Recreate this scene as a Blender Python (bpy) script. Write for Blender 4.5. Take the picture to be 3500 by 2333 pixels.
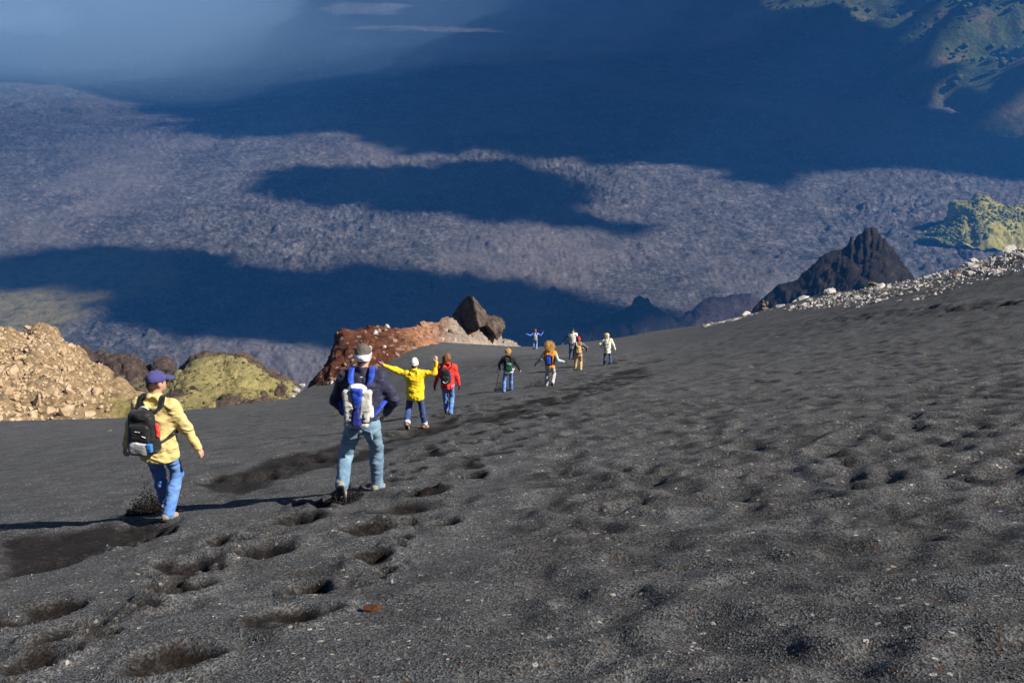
import bpy, bmesh, math, random
import numpy as np
from mathutils import Vector, Matrix
random.seed(7); rng = np.random.default_rng(7)
sc = bpy.context.scene
for o in list(bpy.data.objects): bpy.data.objects.remove(o)
COL = sc.collection
rad = math.radians

# ------------------------------------------------------------------ camera, sky, sun, exposure
PITCH = rad(25.0); FPX = 1024*35/36.0
cam = bpy.data.cameras.new('camera'); cam.lens = 35; cam.sensor_width = 36; cam.clip_start = .05; cam.clip_end = 40000
camo = bpy.data.objects.new('camera', cam); COL.objects.link(camo)
camo.location = (0, 0, 0); camo.rotation_euler = (math.pi/2-PITCH, 0, 0); sc.camera = camo
SUN_EL = rad(40.0); SUN_AZ = rad(-16.0)           # azimuth measured from +X towards +Y: from the right, a little behind
SUN = np.array([math.cos(SUN_EL)*math.cos(SUN_AZ), math.cos(SUN_EL)*math.sin(SUN_AZ), math.sin(SUN_EL)])
w = bpy.data.worlds.new('World'); sc.world = w; w.use_nodes = True
nt = w.node_tree; nt.nodes.clear()
sky = nt.nodes.new('ShaderNodeTexSky'); sky.sky_type = 'NISHITA'; sky.sun_disc = False
sky.sun_elevation = SUN_EL; sky.sun_rotation = math.pi/2-SUN_AZ; sky.altitude = 2500; sky.dust_density = .3; sky.air_density = .65
bg = nt.nodes.new('ShaderNodeBackground'); bg.inputs[1].default_value = .05
wo = nt.nodes.new('ShaderNodeOutputWorld')
nt.links.new(sky.outputs[0], bg.inputs[0]); nt.links.new(bg.outputs[0], wo.inputs[0])
sl = bpy.data.lights.new('sun', 'SUN'); sl.energy = 5.0; sl.angle = rad(.5); sl.color = (1, .955, .88)
so = bpy.data.objects.new('sun', sl); COL.objects.link(so)
so.rotation_euler = Vector(SUN).to_track_quat('Z', 'Y').to_euler()
sc.view_settings.view_transform = 'Standard'; sc.view_settings.look = 'None'
sc.view_settings.exposure = 0.85; sc.view_settings.gamma = 1.0; sc.view_settings.use_curve_mapping = False
sc.cycles.use_denoising = True
sc.cycles.max_bounces = 5; sc.cycles.diffuse_bounces = 2; sc.cycles.volume_bounces = 0; sc.cycles.transparent_max_bounces = 96
sc.cycles.volume_step_rate = 4.0; sc.cycles.volume_max_steps = 64

# ------------------------------------------------------------------ helpers
_F = np.array([0, math.cos(PITCH), -math.sin(PITCH)]); _U = np.array([0, math.sin(PITCH), math.cos(PITCH)])
PS = 1024/3500.0
def ray(px, py):                                   # photograph pixel (3500 wide) -> direction with depth 1
    return np.array([1.0, 0, 0])*((px*PS-512)/FPX) + _U*((341-py*PS)/FPX) + _F
def at(px, py, d): return ray(px, py)*d
def at_z(px, py, z): r = ray(px, py); return r*(z/r[2])

def _h(i, seed):
    i = (i*np.uint32(747796405)+np.uint32(2891336453+seed*7919)) & np.uint32(0xffffffff)
    i = ((i >> ((i >> np.uint32(28))+np.uint32(4))) ^ i)*np.uint32(277803737)
    return (((i >> np.uint32(22)) ^ i) & np.uint32(0xffffff)).astype(np.float32)/np.float32(0xffffff)
def vn2(x, y, seed=0):                             # smooth value noise, -1..1
    with np.errstate(over='ignore'):
        xi = np.floor(x); yi = np.floor(y); fx = (x-xi).astype(np.float32); fy = (y-yi).astype(np.float32)
        xi = xi.astype(np.int64).astype(np.uint32); yi = yi.astype(np.int64).astype(np.uint32)
        fx = fx*fx*fx*(fx*(fx*6-15)+10); fy = fy*fy*fy*(fy*(fy*6-15)+10)
        A = np.uint32(1597334677); B = np.uint32(3812015801); o = np.uint32(1)
        def g(a, b): return _h((a*A) ^ (b*B), seed)
        a = g(xi, yi); b = g(xi+o, yi); c = g(xi, yi+o); d = g(xi+o, yi+o)
        return (a+(b-a)*fx+(c-a)*fy+(a-b-c+d)*fx*fy)*2-1
def vn3(x, y, z, seed=0):
    with np.errstate(over='ignore'):
        xi = np.floor(x); yi = np.floor(y); zi = np.floor(z)
        fx = (x-xi).astype(np.float32); fy = (y-yi).astype(np.float32); fz = (z-zi).astype(np.float32)
        xi = xi.astype(np.int64).astype(np.uint32); yi = yi.astype(np.int64).astype(np.uint32); zi = zi.astype(np.int64).astype(np.uint32)
        fx = fx*fx*(3-2*fx); fy = fy*fy*(3-2*fy); fz = fz*fz*(3-2*fz)
        A = np.uint32(1597334677); B = np.uint32(3812015801); C = np.uint32(2654435761); o = np.uint32(1)
        def g(a, b, c): return _h((a*A) ^ (b*B) ^ (c*C), seed)
        def L(zz):
            a = g(xi, yi, zz); b = g(xi+o, yi, zz); c = g(xi, yi+o, zz); d = g(xi+o, yi+o, zz)
            return a+(b-a)*fx+(c-a)*fy+(a-b-c+d)*fx*fy
        l0 = L(zi); l1 = L(zi+o)
        return (l0+(l1-l0)*fz)*2-1
def fbm2(x, y, oct=4, seed=0, gain=.5, ridge=False):
    s = 0; a = 1; t = 0
    for k in range(oct):
        n = vn2(x*2**k+k*17.3, y*2**k-k*9.1, seed+k)
        s = s+a*((1-2*np.abs(n)) if ridge else n); t += a; a *= gain
    return s/t
def fbm3(p, f, oct=4, seed=0, gain=.5, ridge=False):
    s = 0; a = 1; t = 0
    for k in range(oct):
        q = f*2**k
        n = vn3(p[:, 0]*q+k*7.7, p[:, 1]*q-k*3.1, p[:, 2]*q+k*5.9, seed+k)
        s = s+a*((1-2*np.abs(n)) if ridge else n); t += a; a *= gain
    return s/t
def sstep(a, b, x): t = np.clip((x-a)/(b-a), 0, 1); return t*t*(3-2*t)

def np_mesh(name, V, Fq, mat=None, smooth=True, attrs=None):
    """V (n,3); Fq (m,3) or (m,4) or list of such arrays"""
    Fs = Fq if isinstance(Fq, list) else [Fq]
    Fs = [np.asarray(f, np.int32) for f in Fs if len(f)]
    me = bpy.data.meshes.new(name)
    V = np.asarray(V, np.float32)
    me.vertices.add(len(V)); me.vertices.foreach_set('co', V.ravel())
    loops = np.concatenate([f.ravel() for f in Fs]); tot = np.concatenate([np.full(len(f), f.shape[1], np.int32) for f in Fs])
    st = np.concatenate([[0], np.cumsum(tot)[:-1]]).astype(np.int32)
    me.loops.add(len(loops)); me.loops.foreach_set('vertex_index', loops)
    me.polygons.add(len(tot)); me.polygons.foreach_set('loop_start', st); me.polygons.foreach_set('loop_total', tot)
    me.polygons.foreach_set('use_smooth', np.full(len(tot), smooth))
    for k, v in (attrs or {}).items():
        at_ = me.attributes.new(k, 'FLOAT', 'POINT'); at_.data.foreach_set('value', np.asarray(v, np.float32))
    if mat: me.materials.append(mat)
    me.update(calc_edges=True); me.validate()
    return me
def grid_faces(nr, nc):
    i = np.arange(nr*nc).reshape(nr, nc)
    return np.stack([i[:-1, :-1], i[:-1, 1:], i[1:, 1:], i[1:, :-1]], -1).reshape(-1, 4)
def link(name, me, parent=None, label=None, cat=None, group=None, kind=None, loc=None):
    o = bpy.data.objects.new(name, me); COL.objects.link(o)
    if parent is not None: o.parent = parent
    if label: o['label'] = label
    if cat: o['category'] = cat
    if group: o['group'] = group
    if kind: o['kind'] = kind
    if loc is not None: o.location = loc
    return o

# ---- materials
class NT:
    def __init__(s, name):
        s.m = bpy.data.materials.new(name); s.m.use_nodes = True; s.t = s.m.node_tree; s.t.nodes.clear()
        s.out = s.t.nodes.new('ShaderNodeOutputMaterial')
        s.pos = s.n('ShaderNodeNewGeometry').outputs['Position']
        s.obj = s.n('ShaderNodeTexCoord').outputs['Object']
    def n(s, t, **k):
        x = s.t.nodes.new(t)
        for a, b in k.items(): setattr(x, a, b)
        return x
    def put(s, node, sock, v):
        if v is None: return
        if hasattr(v, 'is_output'): s.t.links.new(v, node.inputs[sock])
        else: node.inputs[sock].default_value = v
    def noise(s, vec, scale, detail=4, rough=.55, dist=0.0):
        x = s.n('ShaderNodeTexNoise'); s.put(x, 'Vector', vec); s.put(x, 'Scale', scale); s.put(x, 'Detail', detail); s.put(x, 'Roughness', rough); s.put(x, 'Distortion', dist)
        return x.outputs['Fac']
    def ridged(s, vec, scale, detail=3):
        x = s.n('ShaderNodeTexNoise'); x.noise_type = 'RIDGED_MULTIFRACTAL'; x.normalize = True; s.put(x, 'Vector', vec); s.put(x, 'Scale', scale); s.put(x, 'Detail', detail); s.put(x, 'Roughness', .5); s.put(x, 'Distortion', .6); return x.outputs['Fac']
    def voro(s, vec, scale, feature='F1', out='Distance', rnd=1.0):
        x = s.n('ShaderNodeTexVoronoi', feature=feature); s.put(x, 'Vector', vec); s.put(x, 'Scale', scale); s.put(x, 'Randomness', rnd)
        return x.outputs[out]
    def ramp(s, fac, stops, interp='LINEAR'):
        x = s.n('ShaderNodeValToRGB'); s.put(x, 'Fac', fac); r = x.color_ramp; r.interpolation = interp
        while len(r.elements) < len(stops): r.elements.new(.5)
        for e, (p, c) in zip(r.elements, stops):
            e.position = p; e.color = (*c, 1) if not isinstance(c, (int, float)) else (c, c, c, 1)
        return x.outputs['Color']
    def mix(s, fac, a, b, mode='MIX'):
        x = s.n('ShaderNodeMix', data_type='RGBA', blend_type=mode); x.clamp_factor = True
        s.put(x, 'Factor', fac)
        for k, v in ((6, a), (7, b)):
            if hasattr(v, 'is_output'): s.t.links.new(v, x.inputs[k])
            else: x.inputs[k].default_value = (*v, 1) if len(v) == 3 else v
        return x.outputs[2]
    def math(s, op, a, b=None):
        x = s.n('ShaderNodeMath', operation=op); s.put(x, 0, a); s.put(x, 1, b); return x.outputs[0]
    def attr(s, name): x = s.n('ShaderNodeAttribute'); x.attribute_name = name; return x.outputs['Fac']
    def map(s, vec, scale=(1, 1, 1), rot=(0, 0, 0)):
        x = s.n('ShaderNodeMapping'); s.put(x, 'Vector', vec); x.inputs['Scale'].default_value = scale; x.inputs['Rotation'].default_value = rot; return x.outputs[0]
    def bump(s, h, strength=.5, dist=.01, normal=None):
        x = s.n('ShaderNodeBump'); s.put(x, 'Height', h); s.put(x, 'Strength', strength); s.put(x, 'Distance', dist); s.put(x, 'Normal', normal); return x.outputs[0]
    def done(s, col, rough=.9, normal=None, spec=.2, sheen=0):
        x = s.n('ShaderNodeBsdfPrincipled')
        if hasattr(col, 'is_output'): s.t.links.new(col, x.inputs['Base Color'])
        else: x.inputs['Base Color'].default_value = (*col, 1)
        s.put(x, 'Roughness', rough); s.put(x, 'Normal', normal); s.put(x, 'Specular IOR Level', spec); s.put(x, 'Sheen Weight', sheen)
        s.t.links.new(x.outputs[0], s.out.inputs[0]); return s.m
MATS = {}
def rockmat(name, cols, scale=6, bs=12, bstr=.8, bd=.03, rough=.95):
    if name in MATS: return MATS[name]
    a = NT(name); v = a.obj
    n1 = a.noise(v, scale, 6, .65); n2 = a.noise(v, scale*5.3, 5, .7)
    c = a.ramp(n1, [(.28+.44*i/max(1, len(cols)-1), c) for i, c in enumerate(cols)])
    c = a.mix(.5, c, a.ramp(n2, [(.3, .35), (.75, 1.0)]), 'MULTIPLY')
    c = a.mix(a.math('MULTIPLY', a.ramp(a.voro(v, scale*9), [(.0, 1.0), (.25, 0.0)]), .35), c, (.02, .018, .016))
    b = a.bump(a.noise(v, bs, 8, .75), bstr, bd)
    MATS[name] = a.done(c, rough, b, .15); return MATS[name]

# ------------------------------------------------------------------ ash slope as a height field
PX, PY, PZ = .126, -.478, -1.557                     # the mean plane of the slope below the camera
D2S = 3500/2352.0
_edge = [(-300,962,60),(0,962,60),(270,962,60),(500,936,60),(660,915,62),(720,887,66),(830,852,68),(900,812,70),(945,786,73),(990,780,76),(1040,785,80),(1110,793,88),(1180,801,96),(1250,800,104),
         (1330,788,100),(1420,775,96),(1500,762,92),(1620,743,84),(1700,727,78),(1900,676,68),(2100,638,60),(2352,566,50),(2650,480,44)]
E3 = np.array([at(x*D2S, y*D2S, d) for x, y, d in _edge])
EAZ = np.arctan2(E3[:, 0], E3[:, 1]); ER = np.hypot(E3[:, 0], E3[:, 1])
_ppl = [(385,1185,852,1.75),(840,1140,808,1.75),(957,980,825,1.65),(1030,952,820,1.65),(1168,895,797,1.65),(1262,885,772,1.65),(1327,850,770,1.62),(1393,838,754,1.62)]
_ctl = [tuple(p) for p in E3]
for r in (4, 8, 15, 25):
    for a in (-50, -25, 0, 25, 50):
        x, y = r*math.sin(rad(a)), r*math.cos(rad(a)); _ctl.append((x, y, PX*x+PY*y+PZ))
for x, y in ((-2,19),(-1.6,22.5),(-.1,30.8),(1.1,26.9),(2.8,37.6),(3.8,36)): _ctl.append((x, y, PX*x+PY*y+PZ))
for x, y, d in ((1229,818,55),(1229,808,76),(1314,832,50),(1314,815,66),(1393,812,60),(1150,835,55),(1150,812,72),(1500,800,62)): _ctl.append(tuple(at(x*D2S, y*D2S, d)))
_c = np.array(_ctl)
def _feat(x, y): return np.stack([np.arctan2(x, y)*1.6, np.log(np.hypot(x, y)+1.5)], -1)
def _kern(d2): return .5*d2*np.log(d2+1e-9)
_cf = _feat(_c[:, 0], _c[:, 1]); _res = (_c[:, 2]-(PX*_c[:, 0]+PY*_c[:, 1]+PZ))/np.hypot(_c[:, 0], _c[:, 1])
_K = _kern(((_cf[:, None]-_cf[None])**2).sum(-1))+np.eye(len(_cf))*2e-4
_P = np.c_[np.ones(len(_cf)), _cf]; _A = np.block([[_K, _P], [_P.T, np.zeros((3, 3))]])
_sol = np.linalg.solve(_A, np.r_[_res, np.zeros(3)])
def ground0(x, y):
    """smooth ash surface without prints"""
    x = np.atleast_1d(np.asarray(x, float)); y = np.atleast_1d(np.asarray(y, float)); R = np.hypot(x, y); az = np.arctan2(x, y)
    Rc = np.clip(R, 1e-6, 130.0); k = Rc/np.maximum(R, 1e-6)
    f = _feat(x*k, y*k); f[:, 0] = np.clip(f[:, 0], -1.4, 1.4)
    t = _sol[-3]+f@_sol[-2:]
    for j in range(len(_cf)): t = t+_sol[j]*_kern(((f-_cf[j])**2).sum(-1))
    z = PX*x+PY*y+PZ+t*R*sstep(3.0, 9.0, R)*sstep(-4, 3, y)
    Re = np.interp(az, EAZ, ER)
    e = np.maximum(R-Re, 0); return z-(e*e/(e+6))*.95
def g1(x, y): return float(ground0(x, y)[0])
def on_ground(px, py):                               # where a photo pixel's line of sight meets the ash
    r = ray(px, py); ts = np.geomspace(2, 130, 160)
    for k in range(3):
        z = ground0(r[0]*ts, r[1]*ts); below = np.nonzero(r[2]*ts < z)[0]
        i = below[0] if len(below) else int(np.argmin(np.abs(r[2]*ts-z))); t = ts[i]
        ts = np.linspace(ts[max(i-1, 0)], ts[min(i+1, len(ts)-1)], 24)
    return np.array([r[0]*t, r[1]*t, g1(r[0]*t, r[1]*t)])

OY = -7.0; NR, NC = 720, 600
rr = np.concatenate([np.geomspace(5.0, 130, NR-40), np.geomspace(134, 1500, 40)]); ph = np.linspace(rad(-47), rad(47), NC)
GX = rr[:, None]*np.sin(ph)[None]; GY = OY+rr[:, None]*np.cos(ph)[None]
GZ = ground0(GX.ravel(), GY.ravel()).reshape(GX.shape); GR = np.hypot(GX, GY)
DIST = np.zeros_like(GX)                             # freshly turned dark ash
near = sstep(110, 30, GR)
GZ += near*(.05*fbm2(GX*.5, GY*.5, 3, 3)+.02*fbm2(GX*2.2, GY*2.2, 3, 9))
GZ += sstep(20, 60, GR)*sstep(200, 90, GR)*.25*fbm2(GX*.12, GY*.12, 3, 31)
def win(x, y, m):
    dx, dy = x, y-OY; r = math.hypot(dx, dy); p = math.atan2(dx, dy)
    r0, r1 = np.searchsorted(rr, [r-m, r+m]); dp = m/r; c0, c1 = np.searchsorted(ph, [p-dp, p+dp])
    return slice(max(r0-1, 0), r1+1), slice(max(c0-1, 0), c1+1)
def dent(x, y, hl, hw, ang, depth, dark, rim=.35):
    m = hl*2.2
    s = win(x, y, m); X = GX[s]-x; Y = GY[s]-y
    if X.size == 0: return
    ca, sa = math.cos(ang), math.sin(ang)
    u = (X*ca+Y*sa)/hl; v = (-X*sa+Y*ca)/hw
    n = .35*vn2(GX[s]*6, GY[s]*6, 71)
    q = np.sqrt(u*u+v*v)+n*.8
    GZ[s] += -depth*(1-sstep(.1, 1.1, q))+depth*rim*np.exp(-((q-1.25)/.25)**2)
    if dark > 0: DIST[s] = np.maximum(DIST[s], dark*(1-sstep(.7, 1.25, q+n*.5)))
def dent_px(px, py, wpx, hpx, depth, dark):
    """an oval print given by its outline in the photograph, laid out on the slope"""
    c = on_ground(px, py); a = on_ground(px+wpx, py-wpx*.13); b = on_ground(px, py-hpx)
    hl = 1.2*np.hypot(*(a-c)[:2]); hw = 1.15*np.hypot(*(b-c)[:2]); ang = math.atan2(a[1]-c[1], a[0]-c[0])
    dent(c[0], c[1], max(hl, .1), min(max(hw, .09), hl*1.1), ang, depth, dark)
# trampled bands
def band(poly, depth, dark, patchy=0):
    P = np.array([on_ground(x, y)[:2] for x, y in poly])
    inside = np.zeros(GX.shape, bool); j = len(P)-1; dmin = np.full(GX.shape, 1e9)
    for i in range(len(P)):
        xi, yi = P[i]; xj, yj = P[j]
        c = ((yi > GY) != (yj > GY)) & (GX < (xj-xi)*(GY-yi)/(yj-yi+1e-12)+xi); inside ^= c
        ex, ey = xj-xi, yj-yi; t = np.clip(((GX-xi)*ex+(GY-yi)*ey)/(ex*ex+ey*ey+1e-12), 0, 1)
        dmin = np.minimum(dmin, np.hypot(GX-xi-t*ex, GY-yi-t*ey)); j = i
    sd = np.where(inside, -dmin, dmin)+.12*fbm2(GX*3, GY*3, 3, 55)
    k = 1-sstep(-.22, .08, sd); lump = fbm2(GX*2.6, GY*2.6, 2, 77)
    GZ[...] += -depth*k*(1+.5*lump); DIST[...] = np.maximum(DIST, dark*k*(1-patchy*(1-sstep(-.25, .15, fbm2(GX*1.3, GY*1.3, 3, 87)))))
def c3(x, y): return (x/1.8825, 1500+y/1.8825)
def c4(x, y): return (1100+x/1.5175, 1300+y/1.5175)
band([c3(*p) for p in ((-60,620),(300,585),(600,535),(900,505),(1150,520),(1180,545),(1000,620),(700,690),(430,805),(300,840),(-60,920))], .08, .95)
band([c3(*p) for p in ((1190,300),(1350,235),(1600,165),(1700,100),(2000,60),(2200,15),(2290,30),(2240,110),(2000,200),(1700,290),(1550,350),(1350,330))], .07, .9)
band([c4(*p) for p in ((330,300),(430,270),(540,235),(640,190),(720,200),(690,245),(560,275),(420,300))], .06, .85)
band([(1120,1570),(1330,1490),(1450,1445),(1560,1420),(1610,1435),(1480,1490),(1300,1545),(1150,1600)], .05, .95, .5)
band([(1540,1440),(1750,1372),(1950,1322),(2090,1272),(2190,1246),(2230,1280),(2100,1335),(1900,1390),(1700,1445)], .05, .9, .85)
band([(700,1690),(900,1610),(1130,1540),(1190,1560),(980,1640),(760,1710)], .04, .9, .7)
for x, y, a, b in ((290,1110,210,75),(560,1185,250,45),(330,1290,150,45),(1180,820,210,65),(1400,670,130,35),(1700,700,170,60),(1880,545,170,55),(2060,450,80,35),(1150,965,170,45),
                   (2000,940,125,42),(1900,1130,210,65),(1100,1430,230,95),(250,1450,190,85),(400,760,60,35),(1000,585,110,40),(1560,330,70,25),(1680,230,70,22)):
    dent_px(*c3(x, y), a/1.8825, b/1.8825, .10, 1.0)
for x, y, a, b in ((400,520,62,22),(560,590,95,25),(430,665,140,30),(250,770,120,34),(260,905,95,38),(770,460,55,14),(765,505,68,22),(640,735,78,22),(580,385,95,17),(850,395,105,14),(950,355,58,10),
                   (740,330,65,14),(1030,310,62,14),(810,275,58,11),(900,230,85,9),(1060,245,85,9),(830,210,55,8),(1080,190,65,7),(760,180,55,8),(480,470,50,18),
                   (1000,180,60,7),(1190,110,50,6),(1130,90,45,6),(1300,85,60,7),(1370,75,50,6),(1240,60,40,5),(1200,145,60,6),(960,125,50,6),(860,150,60,7)):
    dent_px(*c4(x, y), a/1.5175, b/1.5175, .09, 1.0)
for a0, a1, nn, sp in (((150,2300),(560,2010),7,22),((560,2010),(980,1790),9,22),((980,1790),(1330,1600),9,20),((1250,2000),(1420,1760),5,18),((1300,1640),(1560,1480),9,18),((1560,1480),(1850,1380),12,16),((1640,1520),(1900,1420),9,16),((1850,1380),(2080,1290),12,14),((1400,1700),(1640,1560),6,20),((300,1900),(560,1790),7,20),((830,1640),(1160,1530),12,18),((1180,1500),(1440,1470),9,12),((1440,1440),(1720,1360),10,12),((1180,1690),(1290,1655),4,14)):
    for i in range(nn):
        t = (i+.5)/nn; dent_px(a0[0]+(a1[0]-a0[0])*t+random.gauss(0, sp), a0[1]+(a1[1]-a0[1])*t+random.gauss(0, sp*.35)+(8 if i % 2 else -8), (46-.013*(a0[0]-150))*random.uniform(.7, 1.2), (15-.005*(a0[0]-150))*random.uniform(.7, 1.2), .08, random.uniform(.75, 1))
# older prints softened by wind: many, on the right-hand part of the slope
GZ += near*sstep(2.5, 6, GR)*(.035*fbm2(GX*1.1+3, GY*1.1, 2, 131)+.018*fbm2(GX*3.1, GY*3.1+9, 2, 137))
k = 0; G0 = GZ.copy()
while k < 3300:
    y = 2.6+46*random.random()**1.25; x = random.uniform(-.35, .64)*(y+3)
    if x < .07*y-.4 and random.random() < (.9 if y < 22 else .75): continue
    s = random.uniform(.75, 1.5)
    if math.hypot(x, y) < 4.8: dent(x, y, .30*s, .20*s, rad(random.gauss(12, 25)), random.uniform(.008, .02), random.choice((0, .12, .25)), .3); k += 1; continue
    dent(x, y, .24*s, .15*s, rad(random.gauss(12, 25)), random.uniform(.022, .07)*(.3+.7*sstep(4.5, 9, math.hypot(x, y))), random.choice((0, .15, .3, .5)), .45); k += 1
GZ[...] = G0+.055*np.tanh((GZ-G0)/.055)
# trail of churned ash across the right-hand slope
for i in range(90):
    t = i/89; p = on_ground(2480+t*1000+random.uniform(-20, 20), 1130-t*100+random.uniform(-10, 10)); dent(p[0], p[1], .45, .25, rad(random.gauss(20, 25)), .07, .5)
for i in range(46):
    t = i/45; p = on_ground(1900+t*330+random.uniform(-50, 50), 1330-t*100+random.uniform(-24, 24)); dent(p[0], p[1], .4, .22, rad(random.gauss(20, 25)), .08, .85)

a = NT('ash'); v = a.pos
vc = a.voro(v, 85, out='Color'); lum = a.n('ShaderNodeRGBToBW'); a.put(lum, 0, vc)
col = a.ramp(lum.outputs[0], [(.22, (.032, .0325, .034)), (.5, (.080, .081, .083)), (.82, (.155, .156, .158))])
big = a.noise(v, 1.6, 4, .6); col = a.mix(.55, col, a.ramp(big, [(.3, .62), (.7, 1.25)]), 'MULTIPLY')
st = a.noise(a.map(v, (.5, 3.2, 1), (0, 0, rad(-14))), 1.5, 4, .6); col = a.mix(.6, col, a.ramp(st, [(.35, .72), (.65, 1.15)]), 'MULTIPLY')
br = a.voro(v, 44, out='Color'); lb = a.n('ShaderNodeSeparateColor'); a.put(lb, 0, br)
col = a.mix(a.math('GREATER_THAN', lb.outputs[0], .95), col, (.075, .052, .040))
col = a.mix(a.math('GREATER_THAN', lb.outputs[1], .992), col, (.36, .33, .29))
dk = a.mix(a.noise(v, 9, 4, .7), (.004, .003, .0024), (.017, .0125, .0098))
dk = a.mix(.75, dk, a.ramp(lum.outputs[0], [(.2, .35), (.8, 1.6)]), 'MULTIPLY')
mask = a.math('MULTIPLY', a.attr('dist'), a.ramp(a.noise(v, 14, 4, .75), [(.30, .75), (.5, 1.0)]))
col = a.mix(mask, col, dk)
calm = a.math('SUBTRACT', 1.0, a.math('MULTIPLY', a.attr('dist'), .75)); b1 = a.bump(a.voro(v, 85), a.math('MULTIPLY', calm, .8), .008); b2 = a.bump(a.noise(v, 20, 5, .7), a.math('MULTIPLY', calm, .35), .03, b1); b3 = a.bump(st, .3, .05, b2)
ash_mat = a.done(col, .95, b3, .12)
ash_me = np_mesh('ash_slope', np.stack([GX, GY, GZ], -1).reshape(-1, 3), grid_faces(NR, NC)[:, ::-1], ash_mat, True, {'dist': DIST.ravel()})
link('ash_slope', ash_me, kind='structure')
def ground(x, y):                                     # ash height with the prints, read from the mesh grid
    dx, dy = x, y-OY; r = math.hypot(dx, dy); p = math.atan2(dx, dy)
    i = min(max(np.searchsorted(rr, r), 1), NR-1); j = min(max(np.searchsorted(ph, p), 1), NC-1)
    u = (r-rr[i-1])/(rr[i]-rr[i-1]); q = (p-ph[j-1])/(ph[j]-ph[j-1])
    return float((GZ[i-1, j-1]*(1-q)+GZ[i-1, j]*q)*(1-u)+(GZ[i, j-1]*(1-q)+GZ[i, j]*q)*u)

# ------------------------------------------------------------------ valley floor: old lava field
ZF = -600.0
vr = np.geomspace(650, 11000, 640); va = np.linspace(rad(-38), rad(38), 860)
VX = vr[:, None]*np.sin(va)[None]; VY = vr[:, None]*np.cos(va)[None]; VR = np.broadcast_to(vr[:, None], VX.shape)
wx = VX+60*fbm2(VX/190, VY/190, 3, 11); wy = VY+60*fbm2(VX/190+40, VY/190, 3, 12)
VZ = ZF+26*fbm2(VX/900, VY/900, 3, 5)
VZ = VZ+4.0*fbm2(wx/75, wy/75, 3, 21, .55, True)
rug = .45+.55*sstep(-.25, .3, fbm2(VX/420, VY/420, 2, 44))
VZ = VZ+rug*(4.6*fbm2(wx/30, wy/30, 3, 23, .65, True)+4.4*fbm2(VX/9, VY/9, 2, 29, .6, True))
tum = np.maximum(fbm2(VX/34, VY/34, 2, 63)-.42, 0)*sstep(3200, 1500, VR); VZ = ZF+(VZ-ZF)*(.45+.55*sstep(1150, 1700, VR)); VZ = VZ+tum*38*rug*sstep(1100, 1500, VR)
def poly_sd(P, X, Y):
    inside = np.zeros(X.shape, bool); dm = np.full(X.shape, 1e18); j = len(P)-1
    for i in range(len(P)):
        xi, yi = P[i][:2]; xj, yj = P[j][:2]
        inside ^= ((yi > Y) != (yj > Y)) & (X < (xj-xi)*(Y-yi)/(yj-yi+1e-12)+xi)
        ex, ey = xj-xi, yj-yi; t = np.clip(((X-xi)*ex+(Y-yi)*ey)/(ex*ex+ey*ey+1e-12), 0, 1)
        dm = np.minimum(dm, (X-xi-t*ex)**2+(Y-yi-t*ey)**2); j = i
    d = np.sqrt(dm); return np.where(inside, -d, d)
def zpoly(pts): return [at_z(x, y, ZF) for x, y in pts]
# older ground with thin yellow grass and a lava tongue edge, low on the left
gp = zpoly([(-600,1000),(-200,905),(120,900),(330,855),(480,850),(590,890),(600,930),(560,990),(500,1010),(400,1040),(330,1085),(250,1120),(120,1180),(-300,1250)])
sdg = poly_sd(gp, VX, VY)+25*fbm2(VX/90, VY/90, 3, 91)
veg = 1-sstep(-25, 25, sdg)
VZ = VZ*(1-veg)+veg*(ZF-2+.35*(VZ-ZF))+6*np.exp(-(sdg/18)**2)
pale = sstep(.05, .5, fbm2(wx/300, wy/300, 4, 83))
# hummocks and smooth black cones close under the slope on the left
for px, py, rx, h in ((390,1150,130,16),(690,1185,70,9),(860,1195,60,8),(1000,1225,60,8)):
    c = at_z(px, py, ZF); q = np.hypot((VX-c[0])/rx, (VY-c[1])/(rx*.9)); VZ = VZ+h*np.clip(1-q, 0, 1)**1.2
a = NT('lava_field'); v = a.pos
n1 = a.noise(v, .02, 6, .7); n2 = a.noise(v, .11, 6, .75); n3 = a.noise(v, .45, 4, .8)
col = a.ramp(n1, [(.3, (.060, .058, .060)), (.55, (.115, .104, .100)), (.75, (.165, .140, .128))])
flow = a.noise(v, .0065, 5, .65, 2.5); col = a.mix(.55, col, a.ramp(flow, [(.35, .45), (.5, 1.0), (.62, 1.5)]), 'MULTIPLY')
col = a.mix(.9, col, a.ramp(n2, [(.3, .22), (.5, .9), (.70, 2.7)]), 'MULTIPLY')
col = a.mix(.7, col, a.ramp(n3, [(.35, .3), (.6, 1.1), (.75, 3.0)]), 'MULTIPLY')
col = a.mix(a.math('MULTIPLY', a.attr('pale'), .5), col, (.20, .17, .16))
gn = a.noise(v, .045, 6, .75); gcol = a.ramp(gn, [(.35, (.070, .066, .052)), (.52, (.19, .16, .07)), (.68, (.23, .19, .11)), (.8, (.10, .09, .06))])
gcol = a.mix(.7, gcol, a.ramp(n3, [(.35, .5), (.65, 1.4)]), 'MULTIPLY')
col = a.mix(a.attr('veg'), col, gcol)
bm_ = a.bump(n2, 1.0, 6.0); bm_ = a.bump(n3, 1.0, 2.2, bm_)
lava_mat = a.done(col, .95, bm_, .1)
link('lava_field', np_mesh('lava_field', np.stack([VX, VY, VZ], -1).reshape(-1, 3), grid_faces(len(vr), len(va))[:, ::-1], lava_mat, True,
     {'veg': veg.ravel(), 'pale': pale.ravel()}), kind='structure')
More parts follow.
